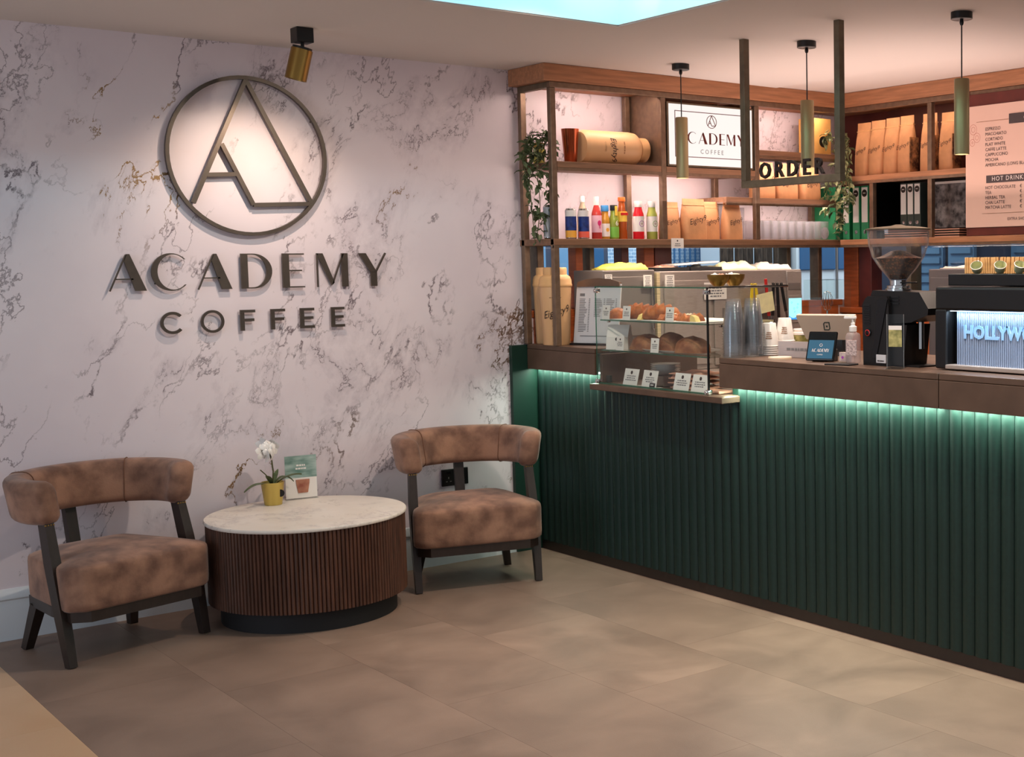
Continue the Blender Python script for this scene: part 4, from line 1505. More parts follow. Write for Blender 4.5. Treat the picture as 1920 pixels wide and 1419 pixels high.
b = bottle('iced tea bottle with orange cap and amber label', .4445, -.215, .225, .0275, .016, 'juice_tea', .90, 'cap_orange', (.42, .66), 'label_yellow')
G().box(-.022, .022, -.0285, -.0200, .128, .142, .002).done('badge', 'red', b)
for lab, x, y, m, rc in (('red juice bottle with white cap and purple ring label', .566, -.255, 'juice_red', 'purple'), ('orange juice bottle half hidden between the red and green ones', .598, -.165, 'juice_orange', 'purple'),
                         ('olive green juice bottle with white cap beside the bronze divider', .634, -.22, 'juice_lime', 'olive')):
    if 'olive' in lab:
        x = .604
        y = -.268
    if 'red juice' in lab:
        x = .524
    if 'half hidden' in lab:
        x = .568
        y = -.192
    b = bottle(lab, x, y, .205, .030, .017, m, .84, 'white_plastic', (.20, .60), 'paper', shoulder=.66)
    g = G()
    c_ = arc(0, 0, .0165, .0165, 0, 360, 24)
    c2_ = arc(0, 0, .0145, .0145, 0, 360, 24)
    g.strip(c_, c2_, -.0008, .0006)
    g.done('ring_print', rc, b, loc=(0, -.0312, .083))
    smallprint(2, .022, .010, 'ink_soft', b, (0, -.0316, .083), seed=3)

# glass tumblers
def tumbler_mesh(r, h):
    g = G()
    g.lathe([(0, 0), (r * .92, 0), (r * .95, .004), (r, h), (r - .0022, h), (r * .95 - .003, .010), (0, .009)], 20, cap=False)
    o_ = g.done('glass', 'tumbler_glass', None, 40)
    me = o_.data
    bpy.data.objects.remove(o_)
    return me


tg = tumbler_mesh(.030, .112)
tag(link('glass_tumbler', tumbler_mesh(.028, .185), None, (1.262, -.22, SZ)), 'single tall ribbed glass beside the rightmost kraft pouch', 'glass')
for i in range(9):
    for j in range(3):
        x = 1.36 + i * .066 + (.01 if j % 2 else 0)
        tag(link('glass_tumbler', tg, None, (x, -.265 + j * .075, SZ)), 'clear glass tumbler on the lowest shelf, %s row, %s from the bronze post' % (('front', 'middle', 'back')[j], (['nearest'] + ORD[1:6] + ['seventh', 'eighth', 'ninth'])[i]), 'glass', 'glass tumblers on the lowest shelf')

# price card hanging from the shelf
pc = thing('price_card', 'white price card hanging from the shelf edge below the pouches', 'card', (.72, -.3385, 1.60))
G().box(-.042, .042, -.0012, 0, -.004, .05).done('card', 'paper', pc)
G().lathe([(.0045, 0), (.0045, .001), (.0005, .001)], 12, mx=Matrix.Translation((0, -.001, .036)) @ Matrix.Rotation(R(90), 4, 'X')).done('mark', 'ink', pc)
smallprint(2, .05, .020, 'grey_ink', pc, (0, -.0022, .014))

# green files and the dark niche on the right shelf
def binder(label, loc, w, h, d, m, sticker=True, group=None):
    t = thing('ring_binder', label, 'binder', loc, R(-90), group)
    G().box(-w / 2, w / 2, 0, d, 0, h, .003).done('cover', m, t)
    if sticker:
        G().box(-w * .40, w * .40, -.0015, 0, h * .32, h * .97).done('label', 'paper', t)
        G().lathe([(w * .36, 0), (w * .36, .001), (.0005, .001)], 20, mx=Matrix.Translation((0, -.0015, h * .86)) @ Matrix.Rotation(R(90), 4, 'X')).done('sticker', 'black', t)
        smallprint(1, w * .5, w * .16, 'paper', t, (0, -.0035, h * .86))
    g = G()
    g.lathe([(w * .20, 0), (w * .20, .001), (w * .12, .0012)], 16, mx=Matrix.Translation((0, -.0003, h * .14)) @ Matrix.Rotation(R(90), 4, 'X'), cap=False)
    g.lathe([(w * .13, 0), (w * .0005, .0002)], 16, mx=Matrix.Translation((0, -.0003, h * .14)) @ Matrix.Rotation(R(90), 4, 'X'))
    g.done('finger_hole', 'chrome', t)
    return t


binder('wide green box file in the shelf corner left of the ivy', (2.02, -.135, SZ), .19, .325, .23, 'green_file', False)
binder('green ring binder hidden by the corner ivy', (2.03, -.315, SZ), .058, .322, .24, 'green_file')
binder('green ring binder just right of the corner ivy', (2.03, -.402, SZ), .060, .322, .24, 'green_file')
binder('green ring binder beside the bronze divider', (2.03, -.476, SZ), .062, .322, .24, 'green_file')
G().box(2.20, 2.296, -1.33, -.64, 1.646, 1.988).done('back_sheet', 'black_gloss', su)
for i, y in enumerate((-.73, -.785, -.84)):
    binder('grey labelled binder in the dark niche, %s from the left' % ORD[i], (2.09, y - .01, 1.700), .052, .27, .105, 'dark_green_file', True)
ts = 0
for k in range(4):
    tr = thing('serving_tray', 'thin pale wooden serving tray, %s of the stack below the dark niche' % ('lowest', 'second', 'third', 'topmost')[k], 'tray', (2.10, -.93, SZ + .0135 * k), 0, 'stacked serving trays')
    g = G()
    g.box(-.11, .095, -.33, .25, 0, .006, .001)
    g.done('tray', mat('tray_pink', rgb(196, 150, 128), .5), tr)
    G().box(-.105, .09, -.325, .245, .0062, .0128).done('lining', 'black', tr)
pf = thing('leaf_picture', 'dark picture of black and white foliage leaning in the niche', 'picture', (2.15, -1.02, 1.700))
G().box(0, .012, -.15, .10, 0, .27, .002).done('board', mat('foliage_bw', rgb(30, 30, 34), .5, col2=rgb(150, 146, 146), scale=22, detail=4), pf)
G().box(-.002, 0, -.15, .10, .255, .268).done('edge', 'paper', pf)

# ------------------------------------------------------------------ menu board
mb = thing('menu_board', 'pink wall menu listing coffees and hot drinks in brown frame', 'menu', (1.955, -1.36, 1.646))
G().box(.0, .03, -1.25, .0, 0, .765, .003).done('frame', 'red_wood', mb)
G().box(-.006, 0, -1.22, .018, .045, .700, .001).done('board', 'board_pink', mb)
G().box(-.009, -.006, -.62, -.285, .588, .640).done('heading_bar', 'board_bar', mb)
G().box(-.009, -.006, -.62, -.130, .282, .322).done('heading_bar', 'board_bar', mb)
text('COFFEE', .036, 'letter_white', mb, (-.0105, -.455, .613), R(-90), spacing=1.2)
text('HOT DRINKS', .034, 'letter_white', mb, (-.0105, -.285, .302), R(-90), spacing=1.2)
for k, wd in enumerate(('ESPRESSO', 'MACCHIATO', 'CORTADO', 'FLAT WHITE', 'CAFFE LATTE', 'CAPPUCCINO', 'MOCHA', 'AMERICANO (LONG BLACK)')):
    text(wd, .0245, 'board_bar', mb, (-.008, -.122, .570 - .0275 * k), R(-90), align='LEFT')
for k, wd in enumerate(('HOT CHOCOLATE', 'TEA', 'HERBAL TEA', 'CHAI LATTE', 'MATCHA LATTE')):
    text(wd, .0245, 'board_bar', mb, (-.008, -.122, .256 - .0265 * k), R(-90), align='LEFT')
    text('€', .0245, 'board_bar', mb, (-.008, -.358, .256 - .0265 * k), R(-90), align='LEFT')
text('EXTRA SHOT', .022, 'board_bar', mb, (-.008, -.275, .085), R(-90), align='LEFT')
G().box(-.0075, -.006, -.62, -.10, .118, .1195).done('rule', 'ink_soft', mb)
G().box(-.0075, -.006, -.28, -.06, .612, .6135).done('rule', 'ink_soft', mb)
g = G()
for cy, cz_, rr in ((-.036, .575, .026), (-.062, .530, .024), (-.030, .505, .018)):
    for k in range(2):
        g.strip([(cy + a, cz_ + b_) for a, b_ in arc(0, 0, rr - .012 * k, (rr - .012 * k) * 1.1, 0, 360, 24)], [(cy + a, cz_ + b_) for a, b_ in arc(0, 0, rr - .002 - .012 * k, (rr - .002 - .012 * k) * 1.1, 0, 360, 24)], -.001, 0)
g.done('flower_print', mat('flower_pink', rgb(190, 120, 106), .6), mb, loc=(-.0062, 0, 0), rz=R(-90)).rotation_euler = (0, 0, R(90))

# ------------------------------------------------------------------ left end of the counter
CT = 1.10
ms = thing('menu_stand', 'large white price list clipped under a brown bar on the counter', 'menu', (.118, -.425, CT), R(-70.5))
lean = Matrix.Rotation(R(-8), 4, 'X')
G().box(-.14, .14, -.004, .004, .0, .315, .001, lean).done('board', 'paper_grey', ms)
G().box(-.145, .145, -.03, .04, 0, .010, .002).done('base', 'black', ms)
g = G()
g.prism([(-.135, .300), (.135, .300), (.13, .325), (.08, .338), (0, .344), (-.08, .338), (-.13, .325)], -.012, .012)
bmesh.ops.transform(g.bm, matrix=lean, verts=g.bm.verts)
g.done('clip_bar', 'worktop', ms)
rn = random.Random(4)
for q, (x0, rows) in enumerate(((-.115, 20), (-.02, 11), (.055, 9))):
    g = G()
    for k in range(rows):
        z = .235 - .0088 * k
        g.box(x0, x0 + rn.uniform(.03, .052), -.0052, -.004, z, z + .0035)
        g.box(x0 + .058, x0 + .066, -.0052, -.004, z, z + .0035)
    if q == 0:
        g.box(-.115, -.085, -.0052, -.004, .252, .266)
        g.box(-.10, .10, -.0052, -.004, .044, .048)
    bmesh.ops.transform(g.bm, matrix=lean, verts=g.bm.verts)
    o = g.done('price_lines', 'grey_ink', ms)
    o['kind'] = 'stuff'

# ------------------------------------------------------------------ pastry case
pk = thing('pastry_case', 'clear glass pastry display case set into the counter gap', 'case', (0, 0, 0))
G().box(-.10, .42, -1.718, -.690, .904, .932, .003).done('base_tray', 'worktop', pk)
G().box(-.022, .57, -.689, -.668, .905, 1.073, .002).done('liner', 'worktop', pk)
X0, X1, YA, YB, ZT = -.075, .40, -1.595, -.722, 1.408
G().box(X0, X0 + .005, YA, YB, .934, ZT - .006).done('front_pane', 'thin_glass', pk)
G().box(X0 + .006, X1, YA, YA + .005, .934, ZT - .006).done('end_pane', 'thin_glass', pk)
G().box(X0 + .006, X1, YB - .005, YB, .934, ZT - .006).done('end_pane', 'thin_glass', pk)
G().box(X0, X1, YA, YB, ZT - .005, ZT).done('top_pane', 'thin_glass', pk)
for z in (1.100, 1.246):
    G().box(X0 + .02, X1 - .01, YA + .012, YB - .012, z - .006, z).done('glass_shelf', 'thin_glass', pk)
    G().box(X0 + .018, X0 + .020, YA + .012, YB - .012, z - .006, z).done('shelf_edge', 'glass_edge', pk)
G().box(X0 - .0015, X0, YA, YB, ZT - .006, ZT).done('top_edge', 'glass_edge', pk)
G().box(X0 - .0015, X0, YA, YB, .934, .942).done('bottom_edge', 'glass_edge', pk)
G().box(X0 - .002, X0 + .006, YA - .003, YA + .004, .934, ZT).done('corner_edge', 'black', pk)
G().box(X0 - .001, X0 + .003, YB - .003, YB + .001, .934, ZT).done('corner_edge', 'glass_edge', pk)
G().box(X0 + .01, X1, YA - .002, YA, ZT - .004, ZT + .001).done('top_edge', 'black', pk)
for y, s in ((YA, 1), (YB, -1)):
    for z in (.945, ZT - .022):
        g = G()
        g.box(X0 - .007, X0 + .018, y - .006 if s > 0 else y - .018, y + .018 if s > 0 else y + .006, z - .011, z + .011, .003)
        g.cyl((X0 - .012, y + s * .008, z), (X0 - .005, y + s * .008, z), .008, 14)
        g.done('clamp', 'chrome', pk, 40)
    for z in (1.095, 1.241):
        for x in (.0, .30):
            G().cyl((x, y - .008, z - .006), (x, y + .008, z - .006), .006, 10).done('shelf_pin', 'chrome', pk)


def card(label, loc, w, h, lean_=12, words=('', ''), grp='name cards in the pastry case', mark=True, extra=None):
    t = thing('name_card', label, 'card', loc, R(-90), grp)
    m_ = Matrix.Rotation(R(-lean_), 4, 'X')
    G().box(-w / 2, w / 2, -.001, .0005, 0, h, mx=m_).done('card', 'paper', t)
    G().prism([(-w / 2, 0), (w / 2, 0), (w / 2, .001), (-w / 2, .001)], 0, h * .5).done('foot', 'paper', t)
    if mark:
        G().lathe([(w * .075, 0), (w * .075, .0008), (.0005, .0008)], 12, mx=m_ @ Matrix.Translation((0, -.001, h * .78)) @ Matrix.Rotation(R(90), 4, 'X')).done('mark', 'ink', t)
    smallprint(3, w * .75, h * .36, 'grey_ink', t, (0, -.0016 + h * .44 * math.tan(R(lean_)), h * .44), rx=R(-lean_), seed=int(-loc[1] * 100))
    if extra:
        G().box(w * .05, w * .42, -.002, -.001, h * .04, h * .28, mx=m_).done('sticker', 'black', t)
        smallprint(1, w * .3, h * .14, 'paper', t, (w * .235, -.0035 + h * .16 * math.tan(R(lean_)), h * .16), rx=R(-lean_))
    return t


for y, lab, wd in ((-.772, 'leftmost white name card on the upper glass shelf', ('roll', '3.20')), (-.944, 'white name card in front of the round roll', ('Croissant', '2.80')), (-1.285, 'white name card in front of the nut pastries', ('Pastry', '3.40'))):
    card(lab, (X0 + .024, y, 1.2465), .062, .068, 6, wd)
for y, lab, wd in ((-.885, 'white name card before the white paper bag', ('Scone', '3.00')), (-1.165, 'white name card before the brown loaves', ('Sandwich', '5.50'))):
    card(lab, (X0 + .024, y, 1.1005), .062, .068, 6, wd)
for y, lab, wd, ex in ((-.945, 'leftmost of the large cards on the case floor', ('Brownie', 'gluten free'), None), (-1.098, 'large card with black sticker on the case floor', ('Granola', 'bar'), 'NEW'),
                       (-1.345, 'third large card on the case floor below the napkins', ('Cookie', 'vanilla'), None), (-1.478, 'large card on the case floor nearest the corner clamp', ('Toastie', 'ham'), None)):
    card(lab, (X0 + .035, y, .9335), .115, .082, 14, wd, extra=ex)


def croissant(label, loc, rz, L=.15, m='pastry', grp=None):
    g = G()
    rings = []
    n = 42
    for i in range(n + 1):
        t_ = i / n
        a = R(-75 + 150 * t_)
        c = Vector((L * .48 * math.sin(a), -L * .34 * math.cos(a) + L * .2, 0))
        rr = L * .21 * (math.sin(PI * (t_ * .92 + .04)) ** .7) * (1 + .26 * (((t_ * 7) % 1.0) - .4)) + .003
        d = Vector((math.cos(a), math.sin(a) * .7, 0)).normalized()
        nrm = Vector((-d.y, d.x, 0))
        rings.append([c + nrm * rr * math.cos(2 * PI * k / 14) + Vector((0, 0, rr * .92 + rr * .92 * math.sin(2 * PI * k / 14))) for k in range(14)])
    g.loft(rings)
    o_ = g.done('croissant', m, None, 50, loc, rz)
    return tag(o_, label, 'croissant', grp)


def bun(name, label, loc, w, d, h, rz, m, seed, cat):
    g = G()
    rings = []
    for k in range(11):
        f = k / 10
        rr = math.sin(PI * (.5 + f * .5)) ** .55 if f < 1 else 0.0
        z = h * (1 - (1 - f) ** 2.2) if f > 0 else 0
        rr = max(.02, (1 - f ** 2.6)) ** .5
        ring = []
        for q in range(22):
            a = 2 * PI * q / 22
            nn = 1 + .10 * mnoise.noise(Vector((math.cos(a) * 1.6 + seed, math.sin(a) * 1.6, f * 2 + seed)))
            ring.append(Vector((w / 2 * rr * nn * math.cos(a), d / 2 * rr * nn * math.sin(a), h * f * (1 + .06 * mnoise.noise(Vector((a, seed, f)))))))
        rings.append(ring)
    g.loft([[p * .86 for p in rings[0]]] + rings)
    return tag(g.done(name, m, None, 60, loc, rz), label, cat)


ZS = 1.2465
g = G()
tag(G().box(-.045, .30, -1.48, -.75, 0, .004, .001).done('serving_sheet', 'paper', None, loc=(0, 0, ZS)), 'white baking sheet under the croissants on the upper glass shelf', 'sheet')
bun('bread_roll', 'round golden roll at the left of the upper glass shelf', (.0, -.805, ZS + .0045), .10, .085, .052, .3, 'pastry', 2.0, 'roll')
croissant('golden croissant on the upper glass shelf, next to the roll', (.03, -.955, ZS + .0045), R(-48), .175)
croissant('golden croissant on the upper glass shelf, next to the nut pastries', (.04, -1.105, ZS + .0045), R(-38), .175)
for i, (x, y, lab) in enumerate(((.02, -1.205, 'nut topped danish pastry just right of the croissants'), (.05, -1.29, 'nut topped danish pastry in the middle of the upper shelf end'), (.015, -1.365, 'nut topped danish pastry at the right end of the sheet'))):
    d_ = thing('nut_pastry', lab, 'pastry', (x, y, ZS + .0045), i * .7)
    g = G()
    g.lump(.10, .085, .042, 3.3 + i, 10, rough=5)
    g.done('dough', 'pastry', d_, 60)
    rn = random.Random(i)
    for k in range(5):
        G().lathe([(.001, 0), (.007, .003), (.009, .006), (.001, .010)], 8, c=(rn.uniform(-.03, .03), rn.uniform(-.025, .025), .022)).done('nut', 'cream', d_, 60)
for i, (y, lab) in enumerate(((-1.035, 'folded cheese slice with olives before the croissants'), (-1.44, 'pale cheese pastry slice at the right of the upper shelf'))):
    c_ = thing('cheese_slice', lab, 'pastry', (-.022, y, ZS + .0045), R(20 + 60 * i))
    G().prism([(-.03, 0), (.035, 0), (.022, .030), (-.012, .022)], -.012, .012).done('slice', 'cheese', c_)
    G().lathe([(.001, 0), (.010, .004), (.010, .010), (.001, .014)], 10, c=(.026, -.020, 0)).done('olive', 'dark_green_file', c_, 60)
tag(G().box(-.03, .03, -.05, .05, 0, .012, .003).done('egg_tart', 'cheese', None, loc=(.25, -1.50, ZS)), 'flat yellow tart by the right end of the upper shelf', 'pastry')

ZM = 1.1005
pb = thing('paper_bag', 'white folded paper bag on the middle glass shelf', 'bag', (.005, -.805, ZM), R(-62))
G().loft([[Vector((a, b_, z)) for a, b_ in ((-.06, -.03), (.06, -.03), (.06, .03), (-.06, .03))] if z < .01 else [Vector((a, b_, z)) for a, b_ in ((-.058, -k), (.058, -k), (.058, k), (-.058, k))] for z, k in ((0, .03), (.06, .026), (.100, .012), (.118, .004))]).done('bag', 'paper', pb)
G().box(-.058, .058, -.018, -.012, .075, .118, .001, Matrix.Rotation(R(-14), 4, 'X')).done('fold', 'ceramic', pb)
G().lathe([(.009, 0), (.009, .001), (.0005, .001)], 12, mx=Matrix.Translation((0, -.029, .05)) @ Matrix.Rotation(R(83), 4, 'X')).done('mark', 'ink', pb)
dish = tag(G().lathe([(.0, 0), (.14, 0), (.165, .010), (.168, .012), (.160, .012), (.13, .004), (0, .004)], 40, mx=Matrix.Diagonal((.8, 1.6, 1, 1))).done('serving_platter', 'ceramic', None, 40, (.09, -1.165, ZM)), 'oval white platter under the brown loaves', 'platter')
for i, (x, y, w_, d_, h_, lab) in enumerate(((.035, -.985, .14, .20, .072, 'brown crusty loaf at the left of the platter'), (.05, -1.165, .14, .165, .086, 'tallest floured brown loaf in the middle of the platter'), (.035, -1.345, .14, .19, .074, 'dark brown loaf at the right of the platter'))):
    bun('bread_loaf', lab, (x, y, ZM + .005), w_, d_, h_, .1 * i, 'bread', 7.7 + 3 * i, 'bread')
ZB = .9335
for k in range(6):
    g = G()
    g.lathe([(0, .003), (.040, .003), (.044, .0), (.048, .003), (.070, .009), (.072, .011), (.068, .011), (.048, .006), (0, .006)], 32, cap=False)
    tag(g.done('side_plate', 'ceramic', None, 40, (.085, -1.065, .985 + .0085 * k)), 'white side plate, %s of the stack in the case' % ('lowest', 'second', 'third', 'fourth', 'fifth', 'topmost')[k], 'plate', 'stacked white plates in the pastry case')
bx = tag(G().box(-.055, .055, -.055, .055, 0, .05, .003).done('plate_riser', 'steel', None, loc=(.085, -1.065, ZB)), 'low steel riser carrying the plate stack', 'riser')
for k in range(4):
    tag(G().lump(.16, .21, .022, 11.3 + k, 10, rough=4).done('folded_napkin', 'pink', None, 60, (.10, -1.285, ZB + .002 + .0215 * k), .06 * k), 'pink brown folded napkin, %s of the pile in the case' % ('lowest', 'second', 'third', 'topmost')[k], 'napkin', 'folded napkins in the pastry case')
tag(G().box(-.04, .04, -.07, .07, 0, .012, .003).done('salmon_board', 'pink', None, loc=(.02, -1.53, ZB)), 'flat salmon pink pad at the right end of the case floor', 'pad')

# gold bowls on top of the case
for i, (x, y, lab, m) in enumerate(((.075, -1.49, 'gold bowl of wrapped snacks on the case, left one', 'pink'), (.178, -1.475, 'gold bowl of pale snacks on the case, right one', 'cream'))):
    bw = thing('snack_bowl', lab, 'bowl', (x, y, ZT + .001))
    G().lathe([(0, 0), (.024, 0), (.026, .003), (.038, .016), (.049, .036), (.051, .052), (.049, .052), (.046, .036), (.034, .018), (0, .008)], 32, cap=False).done('bowl', 'brass', bw, 50)
    rn = random.Random(i + 3)
    for k in range(7):
        a = k * 0.9
        G().lump(.042, .03, .016, k + 9.1 * i, 6, (.022 * math.cos(a), .022 * math.sin(a), .036 + .004 * (k % 3)), a).done('snack', m if k % 2 else 'paper', bw, 60)

# ------------------------------------------------------------------ ovens and what lies on them
ov = thing('dark_oven', 'darker grey steel counter oven at the left under the yellow cloth', 'oven', (.242, -.32, CT + .001))
G().box(.0, .335, 0, .28, 0, .380, .006).done('body', 'steel_dark', ov)
G().box(.012, .322, -.008, 0, .03, .345, .003).done('door', 'steel_dark', ov)
G().box(.296, .311, -.03, -.008, .06, .30, .004).done('handle', 'chrome', ov)
ov2 = thing('combi_oven', 'wide brownish steel combi oven with blue touch screen', 'oven', (.612, -.32, .9205))
G().box(.0, 1.038, 0, .28, 0, .550, .006).done('body', 'steel', ov2)
G().box(.02, .345, -.010, 0, .03, .50, .004).done('side_panel', 'steel', ov2)
G().box(.365, .905, -.014, 0, .02, .470, .004).done('door', 'steel', ov2)
G().box(.42, .85, -.017, -.014, .06, .34, .003).done('door_glass', 'steel_dark', ov2)
G().tube([(.545, -.014, .455), (.545, -.07, .455), (.86, -.07, .455), (.86, -.014, .455)], .008, 10).done('handle_rail', 'chrome', ov2, 60)
G().box(.915, 1.032, -.008, 0, .02, .54, .003).done('control_panel', 'steel', ov2)
G().box(.925, 1.020, -.012, -.008, .43, .470, .002).done('name_plate', 'steel_dark', ov2)
G().box(.918, 1.030, -.012, -.008, .235, .400, .003).done('screen_bezel', 'steel', ov2)
G().box(.924, 1.024, -.0135, -.012, .255, .380).done('screen', 'screen_blue', ov2)
g = G()
g.prism([(.924, .255), (1.024, .255)] + [(1.024 - .10 * k / 10, .278 + .014 * math.cos(k / 10 * 4.2 + .4)) for k in range(11)], -.0142, -.0136)
g.done('screen_wave', 'screen_wave', ov2)
g = G()
for x, z in ((.945, .355), (.965, .32), (.99, .325), (.97, .30), (.995, .345)):
    g.strip(arc(x, z, .006, .006, 0, 360, 12), arc(x, z, .0045, .0045, 0, 360, 12), -.0142, -.0136)
g.done('screen_icons', 'screen_wave', ov2)['kind'] = 'stuff'
G().box(-.026, -.004, -.004, .02, .0, .545).done('edge_strip', mat('scale_strip', rgb(206, 188, 150), .5, var=.2, scale=40, stretch=(.2, .2, 3)), ov2)
# white notices stuck on the ovens
for x, y, z, w_, h_, lab in ((.248, -.330, 1.412, .045, .048, 'small white notice at the left edge of the dark oven'), (.478, -.352, 1.388, .056, .066, 'white price notice at the right edge of the dark oven'),
                             (.635, -.334, 1.386, .062, .066, 'white price notice at the left edge of the wide oven'), (.90, -.338, 1.31, .16, .095, 'white form stuck on the wide oven behind the corner clamp')):
    nt_ = thing('paper_notice', lab, 'notice', (x, y, z))
    G().box(0, w_, -.0012, 0, 0, h_).done('sheet', 'paper', nt_)
    smallprint(5, w_ * .8, h_ * .8, 'grey_ink', nt_, (w_ / 2, -.0022, h_ / 2), seed=int(x * 100))

ZO = 1.482
tag(G().lump(.27, .15, .042, 2.2, 16, rough=7).done('yellow_cloth', 'cloth_yellow', None, 60, (.435, -.20, ZO)), 'bright yellow crumpled cloth on the left oven', 'cloth')
ZO = 1.4715
for i, (x, w_, lab) in enumerate(((.735, .23, 'flat black tray on the ovens beside the yellow cloth'), (.975, .22, 'flat black tray on the ovens under the white papers'))):
    tr = thing('black_tray', lab, 'tray', (x, -.18, ZO))
    g = G()
    g.box(-w_ / 2, w_ / 2, -.09, .09, 0, .004)
    g.box(-w_ / 2, w_ / 2, -.09, -.084, .004, .020)
    g.box(-w_ / 2, w_ / 2, .084, .09, .004, .020)
    g.box(-w_ / 2, -w_ / 2 + .006, -.084, .084, .004, .020)
    g.box(w_ / 2 - .006, w_ / 2, -.084, .084, .004, .020)
    g.done('tray', 'black_matte', tr)
    G().lump(w_ * .75, .12, .034, 5.5 + i, 10, (0, 0, .0045)).done('lining', 'pink' if i == 0 else 'paper', tr, 60)
tag(G().box(-.15, .15, -.07, .07, 0, .009, .002, mx=Matrix.Rotation(R(-3), 4, 'Y')).done('white_paper', 'paper', None, loc=(.93, -.18, ZO + .036)), 'white paper sheet lying across the black trays', 'paper')
tag(G().lump(.26, .17, .055, 6.1, 16, rough=8).done('cream_cloth', 'cloth_cream', None, 60, (1.225, -.18, ZO)), 'pale yellow crumpled cloth behind the gold bowls', 'cloth')
tag(G().lump(.25, .17, .046, 8.4, 14, rough=7).done('white_cloth', 'cloth_white', None, 60, (1.50, -.18, ZO)), 'white crumpled towel at the right end of the ovens', 'towel')
# tongs and tools hanging on the rail
for i, (x, m, L_, tilt_, lab) in enumerate(((1.205, 'yellow', .17, 4, 'yellow handled tongs hanging left of the pale note'), (1.232, 'yellow', .17, -8, 'yellow handled tongs nearest the pale note'), (1.312, 'red', .17, -6, 'red handled tongs hanging on the oven rail'),
                                            (1.366, 'black', .17, 3, 'black handled tongs, left one on the oven rail'), (1.396, 'black', .18, -3, 'black handled tongs, middle one on the oven rail'), (1.43, 'black', .15, -12, 'black handled tongs, right one slanting on the oven rail'))):
    tg_ = thing('serving_tongs', lab, 'tongs', (x, -.389, 1.375))
    m_ = Matrix.Rotation(R(tilt_), 4, 'Y')
    G().box(-.010, .010, -.005, .003, -L_, .045 if m == 'red' else .020, .003, m_).done('handle', m, tg_)
    G().box(-.007, .007, -.003, .001, -L_ - .10, -L_, .001, m_).done('blade', 'chrome', tg_)
    g = G()
    g.tube([(-.004, -.004, .012), (-.004, -.012, .022), (-.002, .008, .024), (0, .012, .012)], .0016, 6)
    g.done('hook', 'chrome', tg_)
sn = thing('paper_note', 'pale yellow paper note hanging before the tongs', 'note', (1.30, -.405, 1.228), 0)
G().box(-.062, .062, -.0012, 0, 0, .112, .0, Matrix.Rotation(R(-9), 4, 'Y')).done('sheet', 'cloth_cream', sn)

# ------------------------------------------------------------------ cups on the counter
def cup_mesh(r0, r1, h, m, wall=.0012, name='cup'):
    """inverted cup: wide rim down"""
    g = G()
    g.lathe([(r1 - wall, .001), (r1 + .0030, 0), (r1 + .0045, .0016), (r1 + .0040, .004), (r1 + .0002, .0055), (r0, h - .002), (r0 - .002, h), (0, h), (0, h - wall * 1.5), (r0 - wall * 1.6, h - wall * 1.5 - .001), (r1 - wall, .001)], 28, cap=False)
    o_ = g.done(name, m, None, 50)
    me = o_.data
    bpy.data.objects.remove(o_)
    return me


NUM = ['lowest', 'second', 'third', 'fourth', 'fifth', 'sixth', 'seventh', 'eighth', 'ninth', 'tenth', 'eleventh', 'twelfth', 'thirteenth', 'topmost']
pc_ = cup_mesh(.032, .047, .122, 'cup_plastic')
for i, (x, y, n, side) in enumerate(((-.003, -1.688, 13, 'left'), (.100, -1.694, 13, 'right'))):
    for k in range(n):
        nm = NUM[k] if k < n - 1 else 'topmost'
        tag(link('plastic_cup', pc_, None, (x, y, CT + .001 + .0112 * k)), 'clear upturned plastic cup, %s of the %s stack on the counter' % (nm, side), 'cup', '%s stack of clear plastic cups' % side)
wc_ = cup_mesh(.029, .043, .105, 'ceramic')
for i, (x, y, n, side) in enumerate(((.202, -1.690, 5, 'front'), (.294, -1.690, 7, 'rear'))):
    for k in range(n):
        nm = NUM[k] if k < n - 1 else 'topmost'
        c_ = thing('paper_cup', 'white upturned paper cup, %s of the %s stack beside the plastic cups' % (nm, side), 'cup', (x, y, CT + .001 + .0095 * k), 0, '%s stack of white paper cups' % side)
        link('cup', wc_, c_)
        if k == n - 1:
            smallprint(4, .030, .034, 'ink_soft', c_, (-.0395 * math.sin(R(45)), -.0395 * math.cos(R(45)), .05), rz=R(-45), rx=R(-7), wrap=.038)
lc = thing('lidded_cup', 'green leaf patterned cup with cream lid behind the small sign', 'cup', (.388, -1.697, CT))
G().lathe([(.029, 0), (.030, .002), (.0385, .085)], 28).done('cup', mat('cup_leaf', rgb(186, 176, 110), .5, col2=rgb(124, 122, 66), scale=45), lc, 40)
G().lathe([(.041, .083), (.042, .088), (.041, .093), (.037, .096), (.036, .108), (.034, .110), (0, .109)], 28).done('lid', 'paper', lc, 40)
cs = thing('counter_sign', 'low frosted acrylic sign behind the round coaster', 'sign', (.165, -1.915, CT), R(-80))
G().box(-.105, .105, -.003, .003, 0, .070, .001).done('plate', 'frosted', cs)
smallprint(1, .12, .022, 'grey_ink', cs, (0, -.0045, .035), seed=6)
tag(G().lathe([(0, 0), (.050, 0), (.051, .004), (.050, .010), (.0, .010)], 36).done('round_coaster', 'cream', None, 40, (.055, -1.925, CT)), 'round pale wooden coaster at the counter edge', 'coaster')

